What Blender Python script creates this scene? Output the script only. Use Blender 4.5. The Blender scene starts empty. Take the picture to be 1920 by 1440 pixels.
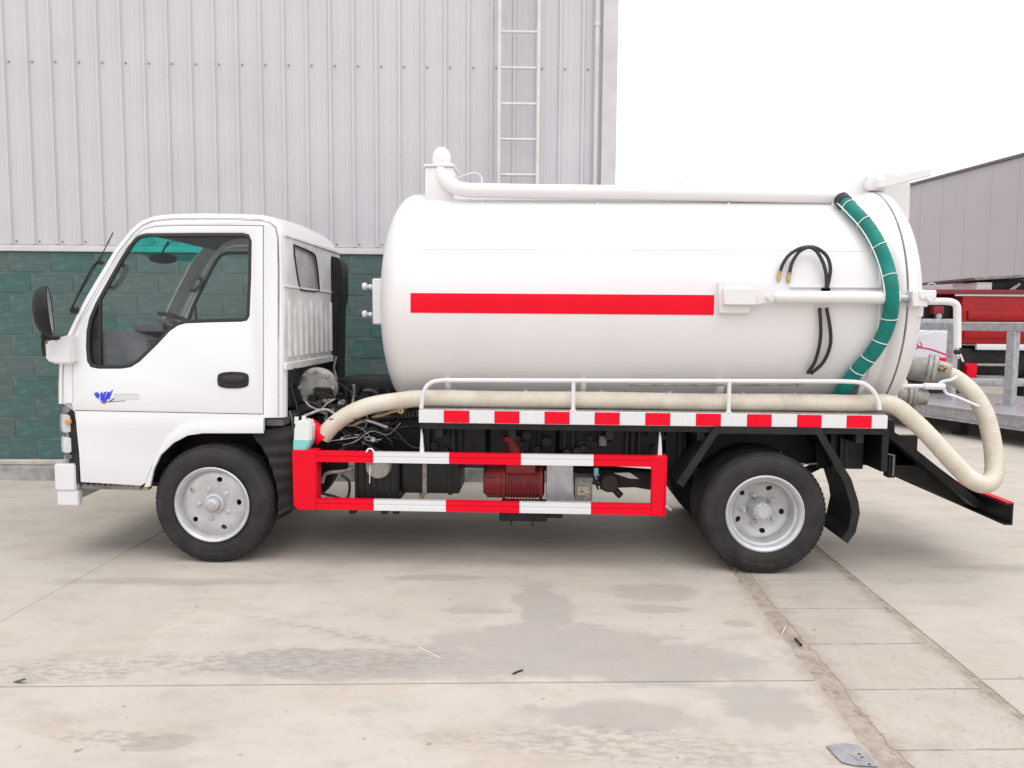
import bpy, bmesh, math, random
from mathutils import Vector, Matrix
import mathutils.noise as mn
random.seed(7)
PI = math.pi
S = bpy.context.scene
COL = S.collection

# ------------------------------------------------------------------ camera
F, YAW, PIT, ROLL = 1440.0, .038, math.atan(118/1440), .008
CAM = Vector((0, -4.62, 1.52))
fw = Vector((-math.sin(YAW)*math.cos(PIT), math.cos(YAW)*math.cos(PIT), -math.sin(PIT)))
r0 = Vector((math.cos(YAW), math.sin(YAW), 0)); u0 = r0.cross(fw)
rt = r0*math.cos(ROLL) + u0*math.sin(ROLL); up = u0*math.cos(ROLL) - r0*math.sin(ROLL)
cd = bpy.data.cameras.new('camera'); cam = bpy.data.objects.new('camera', cd); COL.objects.link(cam)
cam.matrix_world = Matrix(((rt.x, up.x, -fw.x, CAM.x), (rt.y, up.y, -fw.y, CAM.y), (rt.z, up.z, -fw.z, CAM.z), (0, 0, 0, 1)))
cd.sensor_width = 36; cd.lens = F/1920*36; cd.clip_start = .05; cd.clip_end = 2000
S.camera = cam

# ------------------------------------------------------------------ light: overcast day
W = bpy.data.worlds.new('World'); S.world = W; W.use_nodes = True
nt = W.node_tree; nt.nodes.clear()
N = nt.nodes.new; L = nt.links.new
out = N('ShaderNodeOutputWorld')
sky = N('ShaderNodeTexSky'); sky.sky_type = 'NISHITA'; sky.sun_disc = False
sky.sun_elevation = math.radians(62); sky.sun_rotation = math.radians(200)
bg1 = N('ShaderNodeBackground'); bg1.inputs[1].default_value = .05; hs = N('ShaderNodeHueSaturation'); hs.inputs['Saturation'].default_value = .12; L(sky.outputs[0], hs.inputs['Color']); L(hs.outputs[0], bg1.inputs[0])   # cloud veils the blue
tc = N('ShaderNodeTexCoord'); sep = N('ShaderNodeSeparateXYZ'); L(tc.outputs['Generated'], sep.inputs[0])
cr = N('ShaderNodeValToRGB')                                   # overcast cloud: bright towards the zenith
cr.color_ramp.elements[0].position = 0.0; cr.color_ramp.elements[0].color = (.93, .925, .935, 1)
cr.color_ramp.elements[1].position = 1.0; cr.color_ramp.elements[1].color = (1.0, 1.0, 1.0, 1)
e = cr.color_ramp.elements.new(.42); e.color = (.97, .965, .975, 1)
L(sep.outputs[2], cr.inputs[0])
mp = N('ShaderNodeMapping'); mp.inputs['Scale'].default_value = (1.2, 1.2, 3.5); L(tc.outputs['Generated'], mp.inputs[0])
nz = N('ShaderNodeTexNoise'); nz.inputs['Scale'].default_value = 1.6; nz.inputs['Detail'].default_value = 4; L(mp.outputs[0], nz.inputs[0])
st = N('ShaderNodeMapRange'); st.inputs[1].default_value = 0; st.inputs[2].default_value = 1; st.inputs[3].default_value = .54; st.inputs[4].default_value = 1.26
L(sep.outputs[2], st.inputs[0])
m2 = N('ShaderNodeMapRange'); m2.inputs[1].default_value = .3; m2.inputs[2].default_value = .7; m2.inputs[3].default_value = .97; m2.inputs[4].default_value = 1.03
L(nz.outputs[0], m2.inputs[0])
mm = N('ShaderNodeMath'); mm.operation = 'MULTIPLY'; L(st.outputs[0], mm.inputs[0]); L(m2.outputs[0], mm.inputs[1])
bg2 = N('ShaderNodeBackground'); L(cr.outputs[0], bg2.inputs[0]); L(mm.outputs[0], bg2.inputs[1])
ad = N('ShaderNodeAddShader'); L(bg1.outputs[0], ad.inputs[0]); L(bg2.outputs[0], ad.inputs[1]); L(ad.outputs[0], out.inputs[0])
sd = bpy.data.lights.new('sun', 'SUN'); sd.energy = .6; sd.angle = math.radians(50); sd.color = (1, .98, .95)
sun = bpy.data.objects.new('sun', sd); COL.objects.link(sun)
sun.rotation_euler = Vector((.30, -.25, 1)).to_track_quat('Z', 'Y').to_euler()
S.view_settings.view_transform = 'Standard'; S.view_settings.look = 'None'
S.view_settings.exposure = .44; S.view_settings.gamma = 1; S.view_settings.use_curve_mapping = False

# ------------------------------------------------------------------ survey helpers: photo measurements -> points on real planes
def ray(px, py):
    return fw + rt*((px-960)/F) + up*((720-py)/F)
def at(px, py, Y):
    d = ray(px, py); return CAM + d*((Y-CAM.y)/d.y)
def atX(px, py, X):
    d = ray(px, py); return CAM + d*((X-CAM.x)/d.x)
def gnd(px, py, z=0.):
    d = ray(px, py); return CAM + d*((z-CAM.z)/d.z)
def onplane(px, py, p, n):
    d = ray(px, py); return CAM + d*((Vector(p)-CAM).dot(n)/d.dot(n))
TY, TZ, TR = .80, 1.63, .755
def oncyl(px, py, R=TR):
    d = ray(px, py); o = CAM
    a = d.y**2+d.z**2; b = 2*(d.y*(o.y-TY)+d.z*(o.z-TZ)); c = (o.y-TY)**2+(o.z-TZ)**2-R*R
    q = b*b-4*a*c
    t = (-b-math.sqrt(q))/(2*a) if q > 0 else -b/(2*a)
    return o + d*t

# ------------------------------------------------------------------ materials
def mat(name, col, rough=.5, metal=0., var=.0, vscale=3., bump=0., bscale=40., coat=0., col2=None, spec=None, dist=.01):
    m = bpy.data.materials.new(name); m.use_nodes = True
    n = m.node_tree.nodes; l = m.node_tree.links; p = n['Principled BSDF']
    p.inputs['Roughness'].default_value = rough; p.inputs['Metallic'].default_value = metal
    p.inputs['Coat Weight'].default_value = coat
    if spec is not None: p.inputs['Specular IOR Level'].default_value = spec
    c4 = (*col, 1)
    t = n.new('ShaderNodeTexCoord')
    nz = n.new('ShaderNodeTexNoise'); nz.inputs['Scale'].default_value = vscale; nz.inputs['Detail'].default_value = 6
    nz.inputs['Roughness'].default_value = .62
    l.new(t.outputs['Object'], nz.inputs[0])
    mx = n.new('ShaderNodeMix'); mx.data_type = 'RGBA'
    mx.inputs[6].default_value = c4
    mx.inputs[7].default_value = (*(col2 if col2 else tuple(c*(1-var) for c in col)), 1)
    mr = n.new('ShaderNodeMapRange'); mr.inputs[1].default_value = .38; mr.inputs[2].default_value = .68
    l.new(nz.outputs[0], mr.inputs[0]); l.new(mr.outputs[0], mx.inputs[0]); l.new(mx.outputs[2], p.inputs['Base Color'])
    mr2 = n.new('ShaderNodeMapRange'); mr2.inputs[3].default_value = rough*.85; mr2.inputs[4].default_value = min(1, rough*1.2)
    l.new(nz.outputs[0], mr2.inputs[0]); l.new(mr2.outputs[0], p.inputs['Roughness'])
    if bump:
        b = n.new('ShaderNodeBump'); b.inputs['Strength'].default_value = bump; b.inputs['Distance'].default_value = dist
        nb = n.new('ShaderNodeTexNoise'); nb.inputs['Scale'].default_value = bscale; nb.inputs['Detail'].default_value = 5
        l.new(t.outputs['Object'], nb.inputs[0]); l.new(nb.outputs[0], b.inputs['Height']); l.new(b.outputs[0], p.inputs['Normal'])
    return m
def glass(name, tint, mixf=.12, rough=.03):
    m = bpy.data.materials.new(name); m.use_nodes = True
    n = m.node_tree.nodes; l = m.node_tree.links; n.clear()
    o = n.new('ShaderNodeOutputMaterial'); tr = n.new('ShaderNodeBsdfTransparent'); tr.inputs[0].default_value = (*tint, 1)
    gl = n.new('ShaderNodeBsdfGlossy'); gl.inputs['Roughness'].default_value = rough; gl.inputs[0].default_value = (.9, .93, .93, 1)
    fr = n.new('ShaderNodeLayerWeight'); fr.inputs[0].default_value = .5
    pw = n.new('ShaderNodeMath'); pw.operation = 'POWER'; pw.inputs[1].default_value = 4; l.new(fr.outputs['Facing'], pw.inputs[0])
    ml = n.new('ShaderNodeMath'); ml.operation = 'MULTIPLY_ADD'; ml.inputs[1].default_value = .5; ml.inputs[2].default_value = mixf*.12; l.new(pw.outputs[0], ml.inputs[0])
    mx = n.new('ShaderNodeMixShader'); l.new(ml.outputs[0], mx.inputs[0]); l.new(tr.outputs[0], mx.inputs[1]); l.new(gl.outputs[0], mx.inputs[2])
    l.new(mx.outputs[0], o.inputs[0]); return m
M = dict(
    white=mat('white_paint', (.74, .735, .75), .30, var=.03, vscale=1.2, coat=.5, bump=.02, bscale=2.5),
    tank=mat('tank_paint', (.76, .74, .745), .42, var=.04, vscale=1.5, coat=.1, bump=.05, bscale=1.6, dist=.03),
    shadedwhite=mat('shaded_white_paint', (.72, .70, .70), .5, col2=(.58, .555, .55), vscale=7, bump=.05),  # mottled greyer white: shade on the cab's rear panel put into the colour
    red=mat('red_paint', (.80, .0, .018), .45, var=.10, vscale=4, spec=.2),
    redtape=mat('red_reflective_tape', (.82, .0, .022), .5, var=.1, vscale=60, spec=.2),
    whitetape=mat('white_reflective_tape', (.74, .74, .76), .4, var=.1, vscale=60),
    black=mat('black_plastic', (.010, .010, .011), .5, col2=(.026, .024, .024), vscale=8, bump=.1, bscale=60, spec=.3),
    frame=mat('black_chassis_paint', (.008, .008, .009), .45, col2=(.022, .020, .019), vscale=9, bump=.08, spec=.3),
    rubber=mat('tyre_rubber', (.020, .018, .019), .7, col2=(.042, .037, .037), spec=.3, vscale=7, bump=.15, bscale=90),
    seal=mat('window_rubber', (.022, .02, .022), .6, var=.2),
    rim=mat('silver_wheel_paint', (.56, .56, .58), .36, metal=.35, col2=(.46, .45, .46), vscale=12, bump=.03),
    steel=mat('galvanised_steel', (.50, .50, .52), .38, metal=.6, col2=(.34, .34, .37), vscale=14, bump=.08),
    dull=mat('cast_aluminium', (.42, .41, .39), .55, metal=.4, col2=(.26, .25, .24), vscale=18, bump=.2, bscale=70),
    hose=mat('cream_ribbed_plastic', (.68, .625, .53), .42, col2=(.55, .485, .40), vscale=6, bump=.05),
    green=mat('green_braided_hose', (.001, .20, .165), .5, col2=(.002, .135, .105), spec=.3, vscale=9, bump=.5, bscale=160, dist=.004),
    blackhose=mat('black_hydraulic_hose', (.02, .019, .02), .4, var=.2),
    brass=mat('brass_fitting', (.55, .42, .20), .35, metal=.7, col2=(.42, .3, .14), vscale=30),
    tie=mat('white_nylon_tie', (.8, .8, .8), .5),
    pump=mat('red_pump_paint', (.26, .012, .018), .45, col2=(.13, .02, .018), vscale=14, bump=.15),
    dash=mat('grey_dashboard_plastic', (.13, .125, .15), .55, col2=(.075, .07, .08), vscale=6, bump=.1),
    liner=mat('grey_headliner', (.20, .19, .185), .85, var=.2),
    lamp=mat('frosted_headlamp_lens', (.72, .72, .75), .12, col2=(.5, .5, .54), vscale=14, coat=.6),
    lampdark=mat('dark_lamp_reflector', (.30, .30, .32), .2, metal=.5, col2=(.12, .12, .13), vscale=20),
    amber=mat('amber_lens', (.75, .26, .05), .2, coat=.5),
    bottle=mat('translucent_white_plastic', (.72, .75, .73), .4, var=.05),
    coolant=mat('teal_coolant', (.22, .60, .58), .4, var=.1),
    logo_blue=mat('blue_vinyl', (.02, .045, .62), .35), logo_grey=mat('grey_vinyl', (.55, .54, .56), .5), logo_dark=mat('dark_vinyl', (.10, .09, .09), .5),
    clad=mat('pale_grey_cladding', (.575, .555, .585), .5, col2=(.535, .515, .545), vscale=1.3, bump=.03, bscale=3),
    trim=mat('pale_grey_trim', (.60, .575, .58), .5, col2=(.52, .49, .495), vscale=4),
    ladder=mat('pale_ladder_paint', (.70, .69, .67), .45, col2=(.60, .57, .55), vscale=9),
    screw=mat('dark_screw_heads', (.30, .27, .28), .5),
    farwall=mat('grey_factory_cladding', (.43, .40, .42), .5, col2=(.41, .38, .40), vscale=.6),
    fartrim=mat('dark_roof_edge', (.13, .12, .125), .6),
    mortar=mat('pale_mortar', (.19, .225, .22), .9, col2=(.11, .14, .137), vscale=6, bump=.3),
    plinth=mat('rough_plinth_concrete', (.40, .385, .37), .9, col2=(.19, .18, .185), vscale=5, bump=.4, bscale=25),
    ledge=mat('cream_ledge_concrete', (.50, .47, .42), .9, col2=(.36, .33, .29), vscale=7, bump=.3),
    glass=glass('clear_glass', (.95, .97, .965)), band=glass('teal_sunband_glass', (.02, .62, .52), .5),
    backglass=mat('rear_window_reflection', (.50, .46, .46), .3, col2=(.38, .345, .345), vscale=6),  # opaque grey-beige: the pane's pale reflection is put into the colour
    dirt=mat('packed_dirt_joint', (.38, .325, .275), .95, col2=(.235, .195, .16), vscale=11, bump=.5, bscale=50),
    farred=mat('red_truck_paint', (.40, .004, .006), .35, col2=(.27, .004, .006), vscale=2, coat=.15, spec=.3),
    chequer=mat('chequer_plate_aluminium', (.42, .40, .39), .4, metal=.4, col2=(.25, .23, .22), vscale=40, bump=.5, bscale=120),
    oldmetal=mat('dusty_grey_metal', (.30, .29, .28), .55, metal=.3, col2=(.13, .12, .115), vscale=14, bump=.15),
    pinkwire=mat('pink_cord', (.55, .03, .16), .5),
)

def block_mat(name, a, b):
    m = mat(name, a, .75, col2=b, vscale=3.2, bump=.35, bscale=38, dist=.012)
    n = m.node_tree.nodes; l = m.node_tree.links; p = n['Principled BSDF']
    src = p.inputs['Base Color'].links[0].from_socket
    oi = n.new('ShaderNodeObjectInfo'); mx = n.new('ShaderNodeMix'); mx.data_type = 'RGBA'
    mul = n.new('ShaderNodeMath'); mul.operation = 'MULTIPLY'; mul.inputs[1].default_value = .75
    l.new(oi.outputs['Random'], mul.inputs[0]); l.new(mul.outputs[0], mx.inputs[0]); l.new(src, mx.inputs[6])
    mx.inputs[7].default_value = (.095, .117, .116, 1)
    # pale scuffs
    t = n.new('ShaderNodeTexCoord'); mp = n.new('ShaderNodeMapping'); mp.inputs['Scale'].default_value = (5, 5, 16)
    nz = n.new('ShaderNodeTexNoise'); nz.inputs['Scale'].default_value = 1.6; nz.inputs['Detail'].default_value = 8
    l.new(t.outputs['Object'], mp.inputs[0]); l.new(mp.outputs[0], nz.inputs[0])
    mr = n.new('ShaderNodeMapRange'); mr.inputs[1].default_value = .55; mr.inputs[2].default_value = .72; mr.inputs[4].default_value = .26
    l.new(nz.outputs[0], mr.inputs[0])
    m3 = n.new('ShaderNodeMix'); m3.data_type = 'RGBA'; l.new(mr.outputs[0], m3.inputs[0]); l.new(mx.outputs[2], m3.inputs[6]); m3.inputs[7].default_value = (.30, .36, .35, 1)
    l.new(m3.outputs[2], p.inputs['Base Color'])
    return m
M['block'] = block_mat('green_painted_block', (.052, .130, .120), (.040, .092, .088))

def ground_mat(name, base, dark, grey_patch=True):
    m = bpy.data.materials.new(name); m.use_nodes = True
    n = m.node_tree.nodes; l = m.node_tree.links; p = n['Principled BSDF']; p.inputs['Roughness'].default_value = .85
    p.inputs['Specular IOR Level'].default_value = .3
    t = n.new('ShaderNodeTexCoord'); P0 = t.outputs['Object']
    def noise(scale, det=6, sc=(1, 1, 1), rough=.6, ty=0):
        mpp = n.new('ShaderNodeMapping'); mpp.inputs['Scale'].default_value = sc; mpp.inputs['Location'].default_value = (ty, ty*.7, 0); l.new(P0, mpp.inputs[0])
        z = n.new('ShaderNodeTexNoise'); z.inputs['Scale'].default_value = scale; z.inputs['Detail'].default_value = det; z.inputs['Roughness'].default_value = rough
        l.new(mpp.outputs[0], z.inputs[0]); return z.outputs[0]
    def mr(v, a, b, c=0., d=1.):
        q = n.new('ShaderNodeMapRange'); q.interpolation_type = 'SMOOTHSTEP'
        for i, x in enumerate((a, b, c, d)): q.inputs[i+1].default_value = x
        l.new(v, q.inputs[0]); return q.outputs[0]
    def mth(op, a, b):
        q = n.new('ShaderNodeMath'); q.operation = op
        for i, x in enumerate((a, b)):
            if isinstance(x, (int, float)): q.inputs[i].default_value = x
            else: l.new(x, q.inputs[i])
        return q.outputs[0]
    def mix(f, a, b):
        q = n.new('ShaderNodeMix'); q.data_type = 'RGBA'
        if isinstance(f, float): q.inputs[0].default_value = f
        else: l.new(f, q.inputs[0])
        for i, x in ((6, a), (7, b)):
            if isinstance(x, tuple): q.inputs[i].default_value = (*x, 1)
            else: l.new(x, q.inputs[i])
        return q.outputs[2]
    big = noise(.9, 5); med = noise(3.2, 8, (1, 1.7, 1), .66, 3.); fine = noise(26, 8, (1, 1, 1), .7, 5.); spots = noise(9, 3, (1, 1, 1), .4, 9.)
    vfine = noise(110, 4, (1, 1, 1), .7, 2.)
    c = mix(mr(big, .35, .65), base, tuple(x*.90 for x in base))
    c = mix(mr(med, .45, .72, 0, .62), c, dark)
    c = mix(mr(noise(1.7, 7, (1, 2.2, 1), .7, 31.), .52, .66, 0, .35), c, (.42, .335, .25))
    c = mix(mr(fine, .50, .78, 0, .38), c, tuple(x*.62 for x in base))
    c = mix(mr(vfine, .25, .45, .22, 0.), c, tuple(x*.6 for x in base))
    c = mix(mr(noise(17, 3, (1, 1, 1), .55, 21.), .68, .73, 0, .6), c, (.20, .16, .13))
    # stains and soft darker patches with their own outline: blobs in ground coordinates, edges broken by noise
    sp = n.new('ShaderNodeSeparateXYZ'); l.new(P0, sp.inputs[0])
    wob = mth('MULTIPLY', mth('SUBTRACT', noise(2.3, 7, (1, 1.8, 1), .68, 13.), .5), 2.3)
    wob2 = mth('MULTIPLY', mth('SUBTRACT', noise(11, 6, (1, 1.5, 1), .7, 4.), .5), .75)
    def blob(cx, cy, rx, ry, ang=0, soft=.22, k=1.):
        x = mth('SUBTRACT', sp.outputs[0], cx); y = mth('SUBTRACT', sp.outputs[1], cy)
        ca, sa = math.cos(ang), math.sin(ang)
        u = mth('DIVIDE', mth('ADD', mth('MULTIPLY', x, ca), mth('MULTIPLY', y, sa)), rx)
        v = mth('DIVIDE', mth('SUBTRACT', mth('MULTIPLY', y, ca), mth('MULTIPLY', x, sa)), ry)
        dd = mth('SQRT', mth('ADD', mth('MULTIPLY', u, u), mth('MULTIPLY', v, v)), 0)
        dd = mth('ADD', mth('ADD', dd, wob), wob2)
        return mr(dd, 1-soft, 1+soft, k, 0.)
    def union(bs):
        r = bs[0]
        for b in bs[1:]: r = mth('MAXIMUM', r, b)
        return r
    if grey_patch:
        g = union([blob(.10, -1.16, .62, .30), blob(.62, -1.30, .50, .16, .12), blob(.03, -.62, .14, .38, .1), blob(.66, -.36, .26, .12, .1), blob(.62, -.62, .16, .05),
                   blob(-.75, -1.36, .75, .15, .06), blob(-.62, -.20, .30, .05, .05), blob(.88, -1.62, .20, .16), blob(.35, -1.75, .35, .10), blob(-.3, -.70, .2, .05)])
        gcol = mix(mr(med, .35, .65), (.285, .262, .252), (.335, .305, .29))
        c = mix(mth('MULTIPLY', g, .60), c, gcol)
        # brown tyre-carried dirt
        t1 = union([blob(-1.15, -1.36, .85, .13, .07, .45), blob(-1.0, -1.02, .55, .04, -.35, .5), blob(-2.1, -1.50, .32, .12, 0, .3), blob(-1.5, -2.0, .22, .05, 0, .3), blob(.35, -1.95, .7, .10, -.05, .5)])
        tn = mr(noise(16, 5, (1, 2.2, 1), .65, 7.), .42, .6)
        c = mix(mth('MULTIPLY', mth('MULTIPLY', t1, tn), .42), c, (.21, .18, .165))
        t2 = union([blob(-1.35, -2.02, .11, .06, .2, .1), blob(1.02, -.80, .09, .05, 0, .1), blob(-2.45, .35, .5, .12, 0, .5), blob(-2.0, -.35, .7, .06, .05, .5), blob(2.9, .2, .35, .07, 0, .5)])  # darker patches, some of them beside and under the truck
        c = mix(mth('MULTIPLY', t2, .42), c, (.26, .235, .22))
    if not grey_patch:      # the drain strip is dirtier along both edges, with silt in uneven patches
        ed = mth('ABSOLUTE', mth('SUBTRACT', sp.outputs[0], 1.57), 0)
        ed = mth('ADD', ed, mth('MULTIPLY', mth('SUBTRACT', noise(7, 7, (1, .8, 1), .7, 17.), .5), .5))
        c = mix(mr(ed, .20, .32, 0, .62), c, (.30, .25, .205))
        c = mix(mr(noise(38, 6, (1, 1, 1), .75, 27.), .52, .68, 0, .35), c, (.24, .20, .17))
    else:                   # thin film of silt swept along the joint by the strip
        ed = mth('ABSOLUTE', mth('SUBTRACT', sp.outputs[0], 1.20), 0)
        ed = mth('ADD', ed, mth('MULTIPLY', mth('SUBTRACT', noise(8, 7, (1, 1, 1), .7, 19.), .5), .30))
        c = mix(mr(ed, .01, .10, .55, 0), c, (.32, .27, .225))
        c = mix(mr(noise(.55, 4, (1, 1, 1), .6, 41.), .50, .62, 0, .22), c, (.36, .325, .29))
    l.new(c, p.inputs['Base Color'])
    b = n.new('ShaderNodeBump'); b.inputs['Strength'].default_value = .35; b.inputs['Distance'].default_value = .006
    l.new(mth('ADD', mth('MULTIPLY', fine, .8), mth('MULTIPLY', vfine, .5)), b.inputs['Height']); l.new(b.outputs[0], p.inputs['Normal'])
    return m
M['conc'] = ground_mat('worn_concrete', (.49, .445, .395), (.36, .32, .28))
M['strip'] = ground_mat('patched_concrete', (.465, .42, .37), (.33, .29, .25), False)

# ------------------------------------------------------------------ mesh helpers
def finish(bm, name, m, parent=None, smooth=True, ang=38, recalc=True):
    if recalc: bmesh.ops.recalc_face_normals(bm, faces=bm.faces[:])
    me = bpy.data.meshes.new(name); bm.to_mesh(me); bm.free()
    return finish_me(me, name, m, parent, smooth, ang)
def finish_me(me, name, m, parent=None, smooth=True, ang=38):
    me.name = name
    if m: 
        me.materials.clear(); me.materials.append(M[m] if isinstance(m, str) else m)
    if smooth:
        me.shade_smooth(); me.set_sharp_from_angle(angle=math.radians(ang))
    o = bpy.data.objects.new(name, me); COL.objects.link(o)
    if parent is not None:
        o.parent = parent
    return o
def empty(name, loc=(0, 0, 0), rz=0):
    o = bpy.data.objects.new(name, None); COL.objects.link(o); o.location = loc; o.rotation_euler = (0, 0, rz); o.empty_display_size = .2; return o
def tag(o, label=None, cat=None, group=None, kind=None):
    if label: o['label'] = label
    if cat: o['category'] = cat
    if group: o['group'] = group
    if kind: o['kind'] = kind
    return o
def NB(): return bmesh.new()
def box(bm, lo, hi, bev=0., rot=None, seg=1):
    lo = Vector(lo); hi = Vector(hi); c = (lo+hi)/2; s = hi-lo
    r = bmesh.ops.create_cube(bm, size=1, matrix=Matrix.Translation(c) @ (rot.to_4x4() if rot else Matrix.Identity(4)) @ Matrix.Diagonal((*s, 1)))
    if bev:
        es = list({e for v in r['verts'] for e in v.link_edges})
        bmesh.ops.bevel(bm, geom=es, offset=bev, segments=seg, affect='EDGES', profile=.6)
    return bm
def cyl(bm, p0, p1, r, r2=None, seg=20, cap=True):
    p0 = Vector(p0); p1 = Vector(p1); d = p1-p0
    q = d.to_track_quat('Z', 'Y').to_matrix().to_4x4()
    bmesh.ops.create_cone(bm, cap_ends=cap, segments=seg, radius1=r, radius2=r if r2 is None else r2, depth=d.length, matrix=Matrix.Translation((p0+p1)/2) @ q)
    return bm
def spline(pts, n=8, closed=False):
    P = [Vector(p) for p in pts]; out = []
    k = len(P)
    for i in range(k if closed else k-1):
        a = P[(i-1) % k] if closed or i > 0 else P[0]*2-P[1]
        b = P[i]; c = P[(i+1) % k]
        d = P[(i+2) % k] if closed or i < k-2 else P[-1]*2-P[-2]
        for j in range(n):
            t = j/n
            out.append(.5*((2*b)+(c-a)*t+(2*a-5*b+4*c-d)*t*t+(3*b-a-3*c+d)*t**3))
    if not closed: out.append(P[-1].copy())
    return out
def resample(P, step):
    out = [P[0].copy()]; acc = 0
    for a, b in zip(P, P[1:]):
        L_ = (b-a).length
        while acc+L_ >= step:
            t = (step-acc)/L_; a = a.lerp(b, t); out.append(a.copy()); L_ = (b-a).length; acc = 0
        acc += L_
    return out
def tube(bm, pts, r, seg=10, cap=True, rf=None):
    P = [Vector(p) for p in pts]; n = len(P); rings = []
    T = [(P[min(i+1, n-1)]-P[max(i-1, 0)]).normalized() for i in range(n)]
    u = T[0].orthogonal().normalized()
    for i in range(n):
        u = (u - T[i]*u.dot(T[i])).normalized(); v = T[i].cross(u)
        rr = rf(i) if rf else r
        rings.append([bm.verts.new(P[i]+(u*math.cos(a)+v*math.sin(a))*rr) for a in (2*PI*k/seg for k in range(seg))])
    for a, b in zip(rings, rings[1:]):
        for k in range(seg):
            bm.faces.new((a[k], a[(k+1) % seg], b[(k+1) % seg], b[k]))
    if cap: bm.faces.new(rings[0][::-1]); bm.faces.new(rings[-1])
    return bm
def lathe(bm, prof, org, axis='Y', seg=48, a0=0, a1=2*PI):
    """prof: (along, radius) pairs"""
    org = Vector(org); full = abs(a1-a0-2*PI) < 1e-6; n = seg if full else seg+1; rings = []
    for s, r in prof:
        ring = []
        for k in range(n):
            a = a0+(a1-a0)*k/seg; c, d = math.cos(a)*r, math.sin(a)*r
            ring.append(bm.verts.new(org + (Vector((c, s, d)) if axis == 'Y' else Vector((s, c, d)) if axis == 'X' else Vector((c, d, s)))))
            if r < 1e-6: break
        rings.append(ring)
    for a, b in zip(rings, rings[1:]):
        for k in range(seg):
            k2 = (k+1) % n
            if len(a) == 1 and len(b) == 1: continue
            if len(a) == 1: bm.faces.new((a[0], b[k2], b[k]))
            elif len(b) == 1: bm.faces.new((a[k], a[k2], b[0]))
            else: bm.faces.new((a[k], a[k2], b[k2], b[k]))
    return bm
def plate(name, outline, holes, thick, mapf, m, parent, bev=.003, ang=38):
    """flat plate with holes, bevelled edges; mapf(u, v, w) -> Vector"""
    cu = bpy.data.curves.new('c', 'CURVE'); cu.dimensions = '2D'; cu.fill_mode = 'BOTH'
    cu.extrude = max(thick/2-bev, 0); cu.bevel_depth = bev; cu.offset = -bev; cu.bevel_resolution = 1
    for poly in [outline]+list(holes):
        s = cu.splines.new('POLY'); s.points.add(len(poly)-1); s.use_cyclic_u = True
        for q, p in zip(s.points, poly): q.co = (p[0], p[1], 0, 1)
    o = bpy.data.objects.new('tmp', cu); COL.objects.link(o)
    dg = bpy.context.evaluated_depsgraph_get(); dg.update()
    me = bpy.data.meshes.new_from_object(o.evaluated_get(dg)); bpy.data.objects.remove(o); bpy.data.curves.remove(cu)
    for v in me.vertices: v.co = mapf(v.co.x, v.co.y, v.co.z)
    bm = NB(); bm.from_mesh(me); bpy.data.meshes.remove(me)
    bmesh.ops.remove_doubles(bm, verts=bm.verts[:], dist=1e-5)
    return finish(bm, name, m, parent, ang=ang)
def chaikin(P, it=2):
    for _ in range(it):
        Q = []
        for a, b in zip(P, P[1:]+P[:1]):
            a = Vector(a); b = Vector(b); Q += [a.lerp(b, .25), a.lerp(b, .75)]
        P = Q
    return [tuple(p) for p in P]
def inset(P, d):
    P = [Vector(p[:2]) for p in P]; n = len(P)
    A = sum(P[i].x*P[(i+1) % n].y-P[(i+1) % n].x*P[i].y for i in range(n)); s = 1 if A > 0 else -1
    out = []
    for i in range(n):
        a, b, c = P[i-1], P[i], P[(i+1) % n]
        e1 = (b-a).normalized(); e2 = (c-b).normalized()
        n1 = Vector((-e1.y, e1.x))*s; n2 = Vector((-e2.y, e2.x))*s
        k = (n1+n2); k = k/max(.35, k.length_squared/2) if k.length > 1e-6 else n1
        out.append(tuple(b+k*d))
    return out
def prism(bm, poly, mapf, w0, w1, bev=0.):
    a = [bm.verts.new(mapf(u, v, w0)) for u, v in poly]; b = [bm.verts.new(mapf(u, v, w1)) for u, v in poly]
    fs = [bm.faces.new(a), bm.faces.new(b[::-1])]
    n = len(poly)
    for i in range(n): fs.append(bm.faces.new((a[i], b[i], b[(i+1) % n], a[(i+1) % n])))
    if bev:
        bmesh.ops.recalc_face_normals(bm, faces=fs)
        bmesh.ops.bevel(bm, geom=list({e for f in fs for e in f.edges}), offset=bev, segments=2, affect='EDGES')
    return bm
XZ = lambda u, v, w: Vector((u, w, v))

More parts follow.
